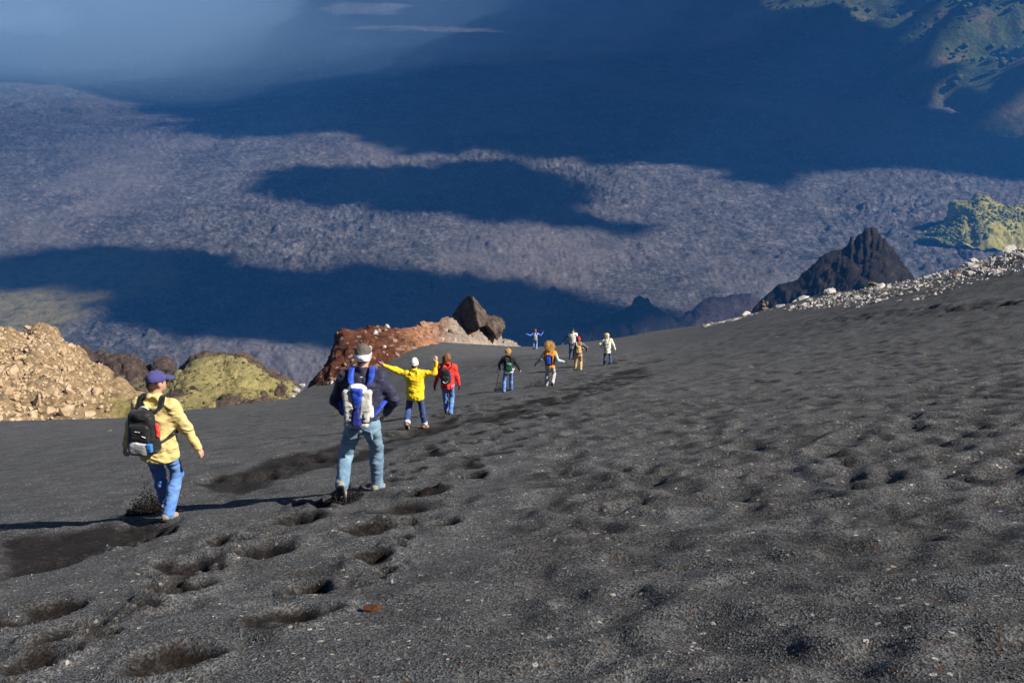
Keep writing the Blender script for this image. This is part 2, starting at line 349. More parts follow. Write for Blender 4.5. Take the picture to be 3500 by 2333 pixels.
# ------------------------------------------------------------------ surface nets: closed mesh of a field < 0
def surface_nets(Fd, org, h):
    """Fd (nx,ny,nz) field, org origin, h cell sizes (3,) -> V, quads (outward = towards positive)"""
    nx, ny, nz = Fd.shape; s = Fd < 0
    cs = np.zeros((nx-1, ny-1, nz-1), np.int8)
    for dx in (0, 1):
        for dy in (0, 1):
            for dz in (0, 1): cs += s[dx:nx-1+dx, dy:ny-1+dy, dz:nz-1+dz]
    act = (cs > 0) & (cs < 8); ci = np.argwhere(act)
    if len(ci) == 0: return np.zeros((0, 3)), np.zeros((0, 4), int)
    idx = -np.ones(act.shape, np.int64); idx[act] = np.arange(len(ci))
    P = np.zeros((len(ci), 3)); N = np.zeros(len(ci))
    cr = [(a, b, c) for a in (0, 1) for b in (0, 1) for c in (0, 1)]
    for i in range(8):
        for j in range(i+1, 8):
            d = np.array(cr[j])-np.array(cr[i])
            if np.abs(d).sum() != 1: continue
            a = Fd[ci[:, 0]+cr[i][0], ci[:, 1]+cr[i][1], ci[:, 2]+cr[i][2]]; b = Fd[ci[:, 0]+cr[j][0], ci[:, 1]+cr[j][1], ci[:, 2]+cr[j][2]]
            m = (a < 0) != (b < 0); t = np.where(m, a/np.where(m, a-b, 1), 0)
            P += np.where(m[:, None], np.array(cr[i])+t[:, None]*d, 0); N += m
    V = (ci+P/N[:, None])*np.asarray(h)+np.asarray(org)
    Q = []
    for ax in range(3):
        o = [(1, 2), (2, 0), (0, 1)][ax]
        A = [slice(None)]*3; B = [slice(None)]*3; A[ax] = slice(0, -1); B[ax] = slice(1, None)
        e = s[tuple(A)] != s[tuple(B)]
        for q in o: # interior only
            pass
        w_ = np.argwhere(e)
        ok = (w_[:, o[0]] > 0) & (w_[:, o[1]] > 0) & (w_[:, o[0]] < Fd.shape[o[0]]-1) & (w_[:, o[1]] < Fd.shape[o[1]]-1)
        w_ = w_[ok]
        def gi(d0, d1):
            c = w_.copy(); c[:, o[0]] -= d0; c[:, o[1]] -= d1; return idx[c[:, 0], c[:, 1], c[:, 2]]
        q = np.stack([gi(1, 1), gi(0, 1), gi(0, 0), gi(1, 0)], -1)
        neg = s[w_[:, 0], w_[:, 1], w_[:, 2]]
        q[~neg] = q[~neg][:, ::-1]; Q.append(q)
    Q = np.concatenate(Q); return V, Q

# ------------------------------------------------------------------ clouds whose shadows lie on the lava field
cm = NT('cloud')
cs_ = cm.n('ShaderNodeBsdfDiffuse'); cs_.inputs[0].default_value = (.93, .93, .94, 1)
tr_ = cm.n('ShaderNodeBsdfTranslucent'); tr_.inputs[0].default_value = (.93, .93, .94, 1)
mx_ = cm.n('ShaderNodeMixShader'); mx_.inputs[0].default_value = .08
cm.t.links.new(cs_.outputs[0], mx_.inputs[1]); cm.t.links.new(tr_.outputs[0], mx_.inputs[2]); cm.t.links.new(mx_.outputs[0], cm.out.inputs[0])
cloud_mat = cm.m
def cloud(pts, zc, label, zg=ZF, cell=22, rough=45, thick=110, seed=0, holes=()):
    """a flat-bottomed cumulus over the outline that its shadow draws on the ground at height zg"""
    G = np.array([at_z(x, y, zg) if y is not None else x for x, y in pts])
    T = (zc-zg)/SUN[2]; P = G+SUN*T
    lo = P.min(0)-120; hi = P.max(0)+120
    n = np.maximum(((hi-lo)[:2]/cell).astype(int), 8); xs = np.linspace(lo[0], hi[0], n[0]); ys = np.linspace(lo[1], hi[1], n[1])
    X, Y = np.meshgrid(xs, ys, indexing='ij'); sd = poly_sd(P, X, Y)
    for hp in holes: sd = np.maximum(sd, -poly_sd(np.array([at_z(x, y, zg) for x, y in hp])+SUN*T, X, Y))
    sd0 = sd; rough = rough*(1-.85*sstep(4000, 4700, X)) if len(holes) else rough; sd = sd+rough*fbm2(X/160, Y/160, 4, 200+seed, .6)+rough*1.2*fbm2(X/60, Y/60, 3, 250+seed, .6)+rough*.9*fbm2(X/26, Y/26, 2, 270+seed)
    up = np.minimum(np.maximum(-sd0, 2)*.45, thick)*(1+.12*fbm2(X/200, Y/200, 2, 300+seed)); up = np.where(sd < 0, np.minimum(up, np.maximum(-sd, 0)*.6+3), 0); dn = np.minimum(np.maximum(-sd, 0)*.3, 25)
    ins = sd < 0; cell_ok = ins[:-1, :-1] | ins[1:, :-1] | ins[:-1, 1:] | ins[1:, 1:]
    used = np.zeros(ins.shape, bool)
    used[:-1, :-1] |= cell_ok; used[1:, :-1] |= cell_ok; used[:-1, 1:] |= cell_ok; used[1:, 1:] |= cell_ok
    idt = -np.ones(ins.shape, int); nu = used.sum(); idt[used] = np.arange(nu)
    top = np.stack([X[used], Y[used], zc+up[used]], -1); bot = np.stack([X[used], Y[used], zc-dn[used]-1.0], -1)
    ci = np.argwhere(cell_ok); f = np.stack([idt[ci[:, 0], ci[:, 1]], idt[ci[:, 0]+1, ci[:, 1]], idt[ci[:, 0]+1, ci[:, 1]+1], idt[ci[:, 0], ci[:, 1]+1]], -1)
    return link('cloud', np_mesh('cloud', np.concatenate([top, bot]), np.concatenate([f, f[:, ::-1]+nu]), cloud_mat), label=label, kind='structure')
ZC = 2600
cloud([(-500,870),(0,870),(175,842),(386,835),(491,852),(631,842),(771,870),(912,905),(1017,905),(1190,895),(1397,913),(1516,936),(1635,930),(1754,942),(1873,984),(1992,1014),(2111,1043),(2200,1047),(2330,1090),(2300,1160),(1900,1260),
       (1500,1230),(1060,1192),(856,1165),(630,1154),(477,1138),(350,1095),(330,1060),(300,1010),(245,962),(150,958),(0,985),(-500,1010)], ZC, 'cloud whose shadow covers the near edge of the lava field', seed=1, rough=24, cell=9, thick=70)
cloud([(841,624),(912,589),(1017,561),(1249,562),(1397,556),(1576,545),(1725,542),(1790,560),(1933,597),(2030,640),(2000,700),(2100,750),(2260,772),(2111,785),(1933,780),(1814,760),(1665,760),(1576,745),(1397,730),(1219,712),(1130,693),(950,665),(860,640)],
      ZC, 'cloud whose shadow makes the oval patch in mid valley', seed=2, rough=28, cell=9)
CUP = [(-900,300),(0,296),(190,298),(407,330),(603,372),(701,396),(575,417),(631,442),(736,463),(982,463),(1100,443),(1308,490),(1397,522),(1640,515),(1850,540),(2000,550),(2130,557),(2400,575),(2530,618),(2670,632),(2760,600),(2900,578),(3100,570),(3300,595),(3500,618),(4300,660),(4300,560),(3540,490),(3430,470),(3300,455),(3310,400),(3180,378),(3120,344),(3140,314),(3030,292),(2985,262),(2995,228),(2960,175),(2890,152),(2785,124),(2675,96),(2590,75),(2510,52),(2400,42),(2250,36),(2120,-5),(1500,-20),(1400,20),(1150,14),(1060,40),(1120,62),(1330,56),(1400,30),(1500,-60),(600,-60),(-900,-40)]
cloud(CUP, ZC, 'broad cloud whose shadow covers the far half of the valley', seed=3, rough=40, cell=18, thick=160,
      holes=([(1060,110),(1250,100),(1500,98),(1700,104),(1700,118),(1500,116),(1250,112)],))

# ------------------------------------------------------------------ hills: lofted between a foot line and a crest line
def resample(pts, n):
    P = np.array(pts, float); s = np.concatenate([[0], np.cumsum(np.hypot(*np.diff(P[:, :2], axis=0).T))]); t = np.linspace(0, s[-1], n)
    return np.stack([np.interp(t, s, P[:, k]) for k in range(P.shape[1])], -1)
def loft(name, crest, foot, nu, nf, nb, amp, freq, mat, seed=0, back=.5, sag=.0, ridge=True, attrs=None, parent=None, kind='structure', label=None, cat=None, oct=5, crest_amp=1.0, prof=1.0, fine=.35, drop=0):
    """crest/foot: (px,py,depth) in the photograph; a solid ridge with a front, a crest and a back slope"""
    C = resample(crest, nu); Fo = resample(foot, nu)
    C = np.array([at(*p) for p in C]); Fo = np.array([at(*p) for p in Fo])
    rows = []; m_ = max(3, nu//6); ker = np.hanning(m_+2)[1:-1]; ker /= ker.sum(); pad = np.concatenate([np.repeat(C[:1], m_, 0), C, np.repeat(C[-1:], m_, 0)])
    Cs = np.stack([np.convolve(pad[:, k], ker, 'same')[m_:-m_] for k in range(3)], -1); Cs[:, 2] = np.minimum(Cs[:, 2], C[:, 2])
    for i in range(nf):
        t = i/(nf-1); q = t**prof; kk = float(sstep(.72, 1.0, t)); Ct = Cs*(1-kk)+C*kk; r = Fo*(1-t)+Ct*t; r[:, 2] = Fo[:, 2]*(1-q)+Ct[:, 2]*q+sag*np.sin(math.pi*t)*np.abs(C[:, 2]-Fo[:, 2])-drop*(1-t)**4; rows.append(r)
    dirh = (C-Fo); dirh[:, 2] = 0; ln = np.linalg.norm(dirh, axis=1, keepdims=True); ln = np.maximum(ln, 1); hgt = np.maximum(C[:, 2]-Fo[:, 2], 1)[:, None]
    for i in range(1, nb):
        t = i/(nb-1); r = C+dirh/ln*hgt*back*t*2; r[:, 2] -= (hgt[:, 0]*1.6*t**1.2); rows.append(r)
    V = np.stack(rows); n = np.cross(np.gradient(V, axis=1), np.gradient(V, axis=0)); n /= np.linalg.norm(n, axis=-1, keepdims=True)+1e-9
    n[n[..., 2] < 0] *= -1
    p = V.reshape(-1, 3); w_ = fbm3(p, freq, oct, 400+seed, .55, ridge); w2 = fbm3(p, freq*4.1, 3, 500+seed, .6)
    t = np.concatenate([np.linspace(0, 1, nf), np.linspace(1, 0, nb)[1:]])[:, None]*np.ones((1, nu))
    k = np.where(t.ravel() > .97, crest_amp, 1.0)
    Vd = p+n.reshape(-1, 3)*((w_*amp+w2*amp*fine)*k)[:, None]
    A = {'t': t.ravel(), 'w': w_, 'u': (np.linspace(0, 1, nu)[None]*np.ones((len(V), 1))).ravel()}
    if attrs: A.update(attrs(A, Vd))
    o = link(name, np_mesh(name, Vd, grid_faces(len(V), nu), mat, True, A), parent, label, cat, None, kind)
    return o, Vd.reshape(len(V), nu, 3), n
def earthmat(name, rock, grass, rs, gs, bs, bd, attr='veg', mid=None):
    a = NT(name); v = a.pos
    n1 = a.noise(v, rs, 6, .7); n2 = a.noise(v, rs*5, 5, .75); rv = a.voro(v, rs*2.2)
    rc = a.ramp(n1, [(.3+.4*i/(len(rock)-1), c) for i, c in enumerate(rock)])
    rc = a.mix(.8, rc, a.ramp(n2, [(.3, .4), (.55, 1.0), (.75, 1.6)]), 'MULTIPLY'); rc = a.mix(.5, rc, a.ramp(rv, [(.0, 1.3), (.6, .45)]), 'MULTIPLY')
    g1_ = a.noise(v, gs, 6, .75); gc = a.ramp(g1_, [(.3+.4*i/(len(grass)-1), c) for i, c in enumerate(grass)])
    gc = a.mix(.7, gc, a.ramp(a.noise(v, gs*6, 4, .8), [(.3, .45), (.7, 1.5)]), 'MULTIPLY')
    m = a.ramp(a.math('ADD', a.attr(attr), a.math('MULTIPLY', a.math('SUBTRACT', a.noise(v, gs*1.5, 5, .7), .5), 1.3)), [(.42, 0), (.58, 1)])
    c = a.mix(m, rc, gc); b = a.bump(n2, .9, bd); b = a.bump(a.noise(v, bs, 5, .75), .8, bd*.5, b)
    return a.done(c, .95, b, .12)
def fz(px, py, z=ZF): return (px, py, z/ray(px, py)[2])           # a pixel whose point lies at height z
def s6(x, y, d): return (x/2.22, 1080+y/2.22, d)
def s7(x, y, d): return (2350+x/2.046, 640+y/2.046, d)
def s5(x, y, d): return (1040+x/3.0167, 980+y/3.0167, d)
def s8(x, y): return (2200+x/1.81, y/1.81)

# rock chips shared by every rubble field
def rock_mesh(name, seed, mat, n=22, sub=0, sq=(1, .85, .7)):
    r = random.Random(seed); bm = bmesh.new()
    for i in range(n):
        u = Vector((r.gauss(0, 1), r.gauss(0, 1), r.gauss(0, 1))).normalized(); m = max(abs(u.x), abs(u.y), abs(u.z)); u = u*(.62+.38/m*.7)*r.uniform(.8, 1.05)
        bm.verts.new((u.x*sq[0], u.y*sq[1], u.z*sq[2]))
    res = bmesh.ops.convex_hull(bm, input=bm.verts)
    bmesh.ops.delete(bm, geom=[e for e in res['geom_interior'] if isinstance(e, bmesh.types.BMVert)], context='VERTS')
    bmesh.ops.delete(bm, geom=[v for v in bm.verts if not v.link_faces], context='VERTS')
    if sub:
        bmesh.ops.subdivide_edges(bm, edges=bm.edges[:], cuts=sub, use_grid_fill=True); bmesh.ops.triangulate(bm, faces=bm.faces[:])
        co = np.array([v.co for v in bm.verts]); d = fbm3(co+seed*3.7, 2.2, 4, 600+seed, .55, True)*.16+fbm3(co+seed, 7, 2, 650, .5)*.05
        bm.normal_update()
        for v, q in zip(bm.verts, d): v.co += v.normal*float(q)
    bmesh.ops.recalc_face_normals(bm, faces=bm.faces[:])
    me = bpy.data.meshes.new(name); bm.to_mesh(me); bm.free()
    if mat: me.materials.append(mat)
    return me
def mesh_np(me):
    V = np.zeros(len(me.vertices)*3, np.float32); me.vertices.foreach_get('co', V); me.calc_loop_triangles()
    T = np.zeros(len(me.loop_triangles)*3, np.int32); me.loop_triangles.foreach_get('vertices', T)
    return V.reshape(-1, 3), T.reshape(-1, 3)
def rand_rots(n, tilt=1.0):
    q = rng.normal(size=(n, 4)); q[:, 1:3] *= tilt; q /= np.linalg.norm(q, axis=1, keepdims=True); w_, x, y, z = q.T
    return np.stack([1-2*(y*y+z*z), 2*(x*y-z*w_), 2*(x*z+y*w_), 2*(x*y+z*w_), 1-2*(x*x+z*z), 2*(y*z-x*w_), 2*(x*z-y*w_), 2*(y*z+x*w_), 1-2*(x*x+y*y)], -1).reshape(n, 3, 3)
def scatter(name, protos, P, S, mat, parent=None, kind='stuff', label=None, cat=None, smooth=False, squash=1.0):
    Vs, Ts = [], []; off = 0; n = len(P); R = rand_rots(n); pn = [mesh_np(p) for p in protos]; ch = rng.integers(0, len(protos), n)
    for k, (pv, pt) in enumerate(pn):
        m = np.nonzero(ch == k)[0]
        if not len(m): continue
        v = np.einsum('nij,vj->nvi', R[m], pv)*np.asarray(S)[m][:, None, None]; v[..., 2] *= squash; v += np.asarray(P)[m][:, None]
        t = pt[None]+(np.arange(len(m))*len(pv))[:, None, None]+off; off += len(m)*len(pv); Vs.append(v.reshape(-1, 3)); Ts.append(t.reshape(-1, 3))
    return link(name, np_mesh(name, np.concatenate(Vs), np.concatenate(Ts), mat, smooth), parent, label, cat, None, kind)

# --- orange scree hill on the left
scree_mat = earthmat('scree', [(.26, .17, .09), (.48, .33, .18), (.60, .44, .26)], [(.20, .15, .05), (.30, .25, .09), (.20, .19, .07)], .9, .7, 7, .35)
block_mat = rockmat('scree_block', [(.28, .19, .115), (.48, .34, .21), (.60, .47, .32)], 2.2, 6, .7, .05)
c1 = [(-700,60,112),(-300,70,112),(0,105,112),(25,135,112),(60,100,112),(110,130,112),(200,150,112),(255,135,112),(290,92,112),(350,88,112),(390,130,111),(430,185,110),(480,215,109),(500,250,108),(560,285,107),(640,340,105),(700,400,103),(780,460,100),(850,520,97),(950,565,94),(1060,625,92),(1110,690,90)]
f1 = [(-700,1000,70),(0,930,70),(500,920,70),(1000,900,71),(1150,890,72)]
def scree_attr(A, V): return {'veg': np.clip((A['u']-.62)*2.2, 0, 1)*sstep(.95, .4, A['t'])+.45*fbm3(V, .08, 3, 9)+.12}
scree, sV, _ = loft('scree_hill', [s6(*p) for p in c1], [s6(*p) for p in f1], 300, 130, 24, 1.15, .16, scree_mat, 1, fine=.6, attrs=scree_attr)
chips = [rock_mesh('chip', i, None, 14) for i in range(8)]
blocks = [rock_mesh('boulder', 20+i, block_mat, 18) for i in range(8)]
fr = sV[:130]
ii = rng.integers(4, 129, 3200); jj = (rng.random(3200)*150+100).astype(int)
mk = rng.random(3200) < np.clip(1.25-(jj-100)/150-.2*(ii < 30), .12, 1)
pp = fr[ii[mk], jj[mk]]; scatter('scree_rubble', chips, pp, .08+.27*rng.random(len(pp))**2.2, block_mat, scree)
for k in range(150):
    i = random.randint(8, 126); j = int(100+130*random.random()**1.5); b = link('boulder', blocks[k % 8], scree); b.location = fr[i, j]; s = .25+.6*random.random()**3
    b.scale = (s*random.uniform(.8, 1.4), s, s*random.uniform(.6, 1)); b.rotation_euler = [random.uniform(0, 6.3) for _ in range(3)]
# --- crags and grassy knoll beyond it
crag_mat = earthmat('crag', [(.055, .040, .035), (.12, .085, .07), (.20, .14, .10)], [(.12, .11, .04), (.22, .19, .07), (.16, .14, .06)], .55, .4, 4, .5)
c2 = [(520,300,175),(560,262,175),(620,250,175),(650,275,175),(680,310,175),(750,332,175),(850,322,175),(950,318,174),(1010,330,172),(1035,385,171),(1060,425,170),(1150,470,168)]
f2 = [(520,700,125),(800,760,125),(1150,780,125)]
loft('crag_ridge', [s6(*p) for p in c2], [s6(*p) for p in f2], 150, 60, 12, 2.2, .16, crag_mat, 2, attrs=lambda A, V: {'veg': .55-.9*sstep(.45, .9, A['t'])+.55*fbm3(V, .09, 3, 19)})
knoll_mat = earthmat('knoll_grass', [(.07, .05, .04), (.15, .105, .08), (.24, .16, .115)], [(.17, .145, .07), (.36, .30, .12), (.25, .205, .095)], .6, .55, 5, .4)
c3_ = [(1240,640,150),(1300,520,152),(1370,452,154),(1430,412,155),(1480,342,156),(1520,312,156),(1620,306,156),(1730,322,155),(1830,322,153),(1900,362,150),(1980,432,146),(2050,462,142),(2150,502,136),(2210,562,128),(2240,640,120)]
f3 = [(1000,860,84),(1400,840,84),(1750,800,84),(2240,760,84)]
loft('grassy_knoll', [s6(*p) for p in c3_], [s6(*p) for p in f3], 220, 90, 14, 1.5, .13, knoll_mat, 3,
     attrs=lambda A, V: {'veg': np.clip(1.0-1.6*sstep(.80, .93, A['t'])-.9*sstep(.30, .12, A['t'])*(A['u'] > .5)+.45*fbm3(V, .07, 3, 29), -1, 1.2)})
kn_ = bpy.data.objects['grassy_knoll']; kV = np.array([v.co for v in kn_.data.vertices]).reshape(-1, 220, 3)[:90]
ii = rng.integers(4, 84, 700); jj = rng.integers(10, 210, 700); scatter('tussocks', chips, kV[ii, jj], .12+.3*rng.random(700)**2, NT('tussock').done((.10, .085, .035), .95), kn_)
def spire(pts_c, d, h0, seed, name='lava_pillar', mat=crag_mat, label=None, widen=1.0):
    """upright lava pillar: outline half-widths at several heights"""
    n = 26; rows = []
    for (cx, y, hw) in pts_c:
        c = at(*s6(cx, y, d)); r = hw/2.22*PS/FPX*d
        rows.append([(c[0]+r*math.cos(q), c[1]+widen*r*math.sin(q), c[2]) for q in np.linspace(0, 2*math.pi, n, endpoint=False)])
    R_ = np.array(rows); m = 24; tt = np.linspace(0, len(rows)-1, m); i0 = np.clip(tt.astype(int), 0, len(rows)-2); fr_ = (tt-i0)[:, None, None]
    V = R_[i0]*(1-fr_)+R_[i0+1]*fr_; p = V.reshape(-1, 3); cen = np.repeat(V.mean(1), n, 0); dr = p-cen; dr /= np.linalg.norm(dr, axis=1, keepdims=True)+1e-6
    p = p+dr*(fbm3(p, .35, 4, 700+seed, .6, True)*.8+fbm3(p, 1.3, 2, 720, .5)*.35)[:, None]; p = np.concatenate([p, [V[-1].mean(0)]])
    Fq = []
    for i in range(m-1):
        for j in range(n): Fq.append((i*n+j, i*n+(j+1) % n, (i+1)*n+(j+1) % n, (i+1)*n+j))
    cap = [((m-1)*n+j, (m-1)*n+(j+1) % n, m*n) for j in range(n)]
    return link(name, np_mesh(name, p, [np.array(Fq), np.array(cap)], mat, False, {'veg': np.full(len(p), -.6)}), None, label, 'rock')
spire([(1190,640,130),(1190,560,125),(1110,470,48),(1110,400,46),(1110,365,34)], 165, 0, 1, label='dark lava pillar standing left of and behind the blue-capped walker')
spire([(1245,640,80),(1245,560,78),(1245,430,78),(1243,370,74),(1230,318,45)], 164, 0, 2, label='tall brown lava pillar rising right behind the blue cap')
spire([(1470,760,85),(1468,700,70),(1465,640,48),(1462,580,26),(1460,535,9)], 105, 0, 3, label='pointed dark rock spire at the foot of the grassy knoll')
spire([(2130,660,48),(2130,620,44),(2125,560,34),(2120,520,20)], 104, 0, 4, label='reddish crag at the right foot of the grassy knoll')
spire([(1990,680,55),(1990,640,40),(1992,600,26),(1994,565,10)], 104, 0, 5, label='small reddish rock tooth low on the grassy knoll')
spire([(1345,660,60),(1345,610,42),(1342,570,22)], 100, 0, 6, label='small dark rock just right of the walker in the tan jacket, below the pillar')

# --- red and brown ridge in the middle
red_mat = None
a = NT('cinder_ridge'); v = a.pos
n1 = a.noise(v, .8, 6, .7); n2 = a.noise(v, 5, 5, .75)
dark = a.ramp(n1, [(.3, (.035, .016, .012)), (.5, (.10, .035, .02)), (.7, (.20, .075, .035))])
orange = a.ramp(n1, [(.3, (.26, .11, .055)), (.7, (.45, .22, .12))]); brown = a.ramp(n1, [(.3, (.20, .155, .125)), (.7, (.38, .305, .25))])
u_ = a.attr('u'); c = a.mix(a.ramp(u_, [(.44, 0), (.54, 1)]), dark, orange); c = a.mix(a.ramp(u_, [(.58, 0), (.70, 1)]), c, brown)
c = a.mix(.8, c, a.ramp(n2, [(.3, .4), (.55, 1.0), (.75, 1.7)]), 'MULTIPLY')
c = a.mix(a.math('GREATER_THAN', a.voro(v, 3.2, out='Color'), .82), c, a.mix(.5, c, (.4, .34, .29)))
red_mat = a.done(c, .95, a.bump(a.noise(v, 8, 6, .75), .9, .12, a.bump(n2, .8, .12)), .12)
cr = [(60,1045,69),(80,1010,69),(150,930,69),(270,800,70),(330,650,71),(370,590,72),(362,500,73),(400,460,73),(500,462,74),(620,432,75),(700,412,75),(830,442,76),(910,462,77),(1000,478,77),(1100,445,78),(1190,410,79),(1290,412,80),(1380,395,81),(1480,345,82),(1530,350,83),(1700,400,84),(1850,420,86),(2000,500,88),(2020,535,89),(2100,582,91),(2180,612,93),(2290,645,96)]
fr2 = [(40,1130,62),(300,1045,62),(550,975,62.5),(740,900,63),(900,800,64),(1000,730,65),(1100,690,66),(1300,670,68),(1500,672,71),(1700,700,75),(2000,740,82),(2290,760,89)]
ridge_o, rV, _ = loft('cinder_ridge', [s5(*p) for p in cr], [s5(*p) for p in fr2], 320, 60, 16, .55, .35, red_mat, 4, back=1.0, crest_amp=.6, drop=4.0)
peak_mat = rockmat('peak_rock', [(.026, .019, .016), (.085, .062, .048), (.20, .15, .115)], 1.6, 5, .9, .08)
def facet_rock(name, verts, d, mat, label, seed, amp=.12, cat='rock', sub=5, thick=1.0, freq=1.1):
    """an angular rock from the corner points of its outline and facets: (px-crop x, y, depth offset)"""
    bm = bmesh.new()
    for x, y, dd in verts: bm.verts.new(at(*s5(x, y, d+dd*thick)))
    res = bmesh.ops.convex_hull(bm, input=bm.verts)
    bmesh.ops.delete(bm, geom=[v for v in bm.verts if not v.link_faces], context='VERTS')
    bmesh.ops.subdivide_edges(bm, edges=bm.edges[:], cuts=sub, use_grid_fill=True); bmesh.ops.triangulate(bm, faces=bm.faces[:]); bmesh.ops.subdivide_edges(bm, edges=bm.edges[:], cuts=1, use_grid_fill=True); bmesh.ops.triangulate(bm, faces=bm.faces[:])
    bmesh.ops.recalc_face_normals(bm, faces=bm.faces[:]); bm.normal_update()
    co = np.array([v.co for v in bm.verts]); q = fbm3(co, freq, 4, 800+seed, .6, True)*amp+fbm3(co, freq*5, 2, 820, .5)*amp*.4
    for v, k in zip(bm.verts, q): v.co += v.normal*float(k)
    cen = Vector(np.array([v.co for v in bm.verts]).mean(0))
    for v in bm.verts: v.co -= cen
    me = bpy.data.meshes.new(name); bm.to_mesh(me); bm.free(); me.materials.append(mat)
    return link(name, me, None, label, cat, None, None, cen)
facet_rock('rock_pinnacle', [(1520,345,2.2),(1545,270,2.2),(1600,175,1.6),(1685,92,.6),(1732,96,.0),(1805,175,.8),(1865,245,1.2),(1890,330,1.2),(1850,395,-.4),(1800,415,-3.4),(1772,260,-1.9),(1680,432,-1.6),(1560,365,1.3),(1700,400,4.5),(1850,380,4.0),(1560,330,4.0)], 83, peak_mat,
           'large pyramid-shaped rock with a black shaded face crowning the brown ridge', 1, .10, freq=1.5)
facet_rock('boulder', [(1830,330,.3),(1880,295,.2),(1960,300,.4),(2015,318,.6),(2052,372,.8),(2050,430,.6),(2015,480,.3),(1990,540,0),(1960,470,-.8),(1900,400,-.9),(1850,390,-.5),(2000,400,2.4),(1900,350,2.2)], 84, peak_mat,
           'knobbly brown boulder leaning right beside the pyramid-shaped rock', 2, .2, freq=1.6)
pale_rock = rockmat('pale_rock', [(.30, .27, .245), (.50, .465, .43), (.66, .63, .60)], 2.5, 6, .8, .05)
orange_rock = rockmat('orange_rock', [(.16, .085, .05), (.30, .17, .10), (.36, .24, .16)], 2.0, 6, .8, .06)
facet_rock('boulder', [(1185,420,0),(1195,365,0),(1230,352,.2),(1270,372,.3),(1275,415,0),(1230,440,-.4),(1230,400,1.2)], 79, orange_rock, 'orange knob of rock sticking up left of the pyramid rock', 3, .08)
facet_rock('boulder', [(1095,445,0),(1105,415,0),(1150,402,.2),(1190,415,.3),(1190,465,-.3),(1130,475,-.5),(1140,430,1.0)], 78.5, peak_mat, 'low dark boulder just left of the orange knob of rock', 4, .08)
facet_rock('rock', [(962,490,0),(965,450,0),(1000,440,.2),(1035,450,.3),(1040,470,.2),(1000,492,-.3),(1000,460,.8)], 76.5, pale_rock, 'white angular rock on the dip of the red ridge crest', 5, .04)
facet_rock('boulder', [(362,540,0),(365,480,0),(400,452,.2),(470,448,.4),(520,480,.5),(500,530,.2),(430,560,-.5),(440,500,1.6)], 72.5, peak_mat, 'pale-topped boulder at the left end of the red ridge crest', 6, .1)
facet_rock('boulder', [(1360,420,0),(1375,385,0),(1410,345,.2),(1480,332,.4),(1530,345,.5),(1540,390,.2),(1450,420,-.5),(1450,370,1.4)], 81, orange_rock, 'rounded pinkish boulder at the left foot of the pyramid rock', 7, .1)
facet_rock('boulder', [(140,960,0),(145,920,0),(180,905,.2),(215,925,.3),(215,955,.1),(170,972,-.3),(180,930,.8)], 68.3, pale_rock, 'pale boulder low on the left foot of the red ridge', 8, .05)
facet_rock('boulder', [(290,925,0),(300,895,0),(325,890,.2),(335,910,.2),(310,935,-.2),(312,905,.6)], 68.0, pale_rock, 'small pale boulder right of the pale boulder at the red ridge foot', 9, .04)
for k in range(130):                                   # stones lodged in the ridge flank
    i = random.randint(6, 56); j = random.randint(10, 305); q = rV[i, j]
    b = link('stone', bpy.data.meshes.get('ridge_stone_%d' % (k % 5)) or rock_mesh('ridge_stone_%d' % (k % 5), 60+k, [pale_rock, orange_rock, peak_mat, peak_mat, orange_rock][k % 5], 16), ridge_o)
    s = .08+.35*random.random()**2.5; b.location = q; b.scale = (s*1.3, s, s*.8); b.rotation_euler = [random.uniform(0, 6) for _ in range(3)]
for px, py, w_, label, sd in ((1012,1330,26,'largest white boulder at the ash edge left of the red ridge', 1),(1032,1316,20,'white boulder leaning behind the largest one at the ash edge', 2),(1000,1352,16,'small white boulder below the pair at the ash edge', 3)):
    p = at(px, py, 63); s = w_*PS/FPX*63*.55; me = rock_mesh('white_boulder', 90+sd, pale_rock, 20, 2); o = link('white_boulder', me, None, label, 'rock', None, None, p); o.scale = (s*1.2, s, s*1.1)

# --- right-hand hills below the slope
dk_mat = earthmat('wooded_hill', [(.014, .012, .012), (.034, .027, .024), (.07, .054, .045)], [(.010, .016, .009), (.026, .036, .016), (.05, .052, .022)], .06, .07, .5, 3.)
shade_crag_mat = earthmat('shade_tinted_crag', [(.018, .015, .014), (.04, .032, .028), (.08, .06, .05)], [(.03, .03, .018), (.06, .055, .03), (.05, .045, .03)], .03, .03, .2, 5.)  # cloud shade on the small mound is put into these darkened rock colours
def s7z(x, y): return fz(2350+x/2.046, 640+y/2.046, ZF-8)
def fzd(px, d, z=ZF-8): return (px, (341-(z/d+math.sin(PITCH))/math.cos(PITCH)*FPX)/PS, d)   # a pixel column's point at depth d and height z
cR1 = [s7(x, y, 600) for x, y in ((470,850),(545,770),(640,710),(740,660),(850,570),(950,490),(1050,442),(1130,402),(1150,350),(1172,396),(1195,362),(1214,338),(1236,356),(1258,298),(1284,320),(1302,298),(1325,348),(1345,322),(1362,368),(1385,350),(1402,396),(1440,432),(1500,530),(1540,600),(1620,700))]
fR1 = [fzd(2350+x/2.046, 470, -330) for x in (450, 700, 1000, 1300, 1620)]
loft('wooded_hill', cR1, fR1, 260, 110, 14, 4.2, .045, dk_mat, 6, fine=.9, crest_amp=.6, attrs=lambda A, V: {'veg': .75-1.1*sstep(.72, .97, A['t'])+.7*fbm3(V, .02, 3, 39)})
gr_mat = earthmat('green_hill', [(.04, .03, .026), (.08, .06, .045), (.14, .10, .075)], [(.10, .105, .03), (.32, .28, .07), (.48, .41, .12)], .022, .022, .2, 9.)
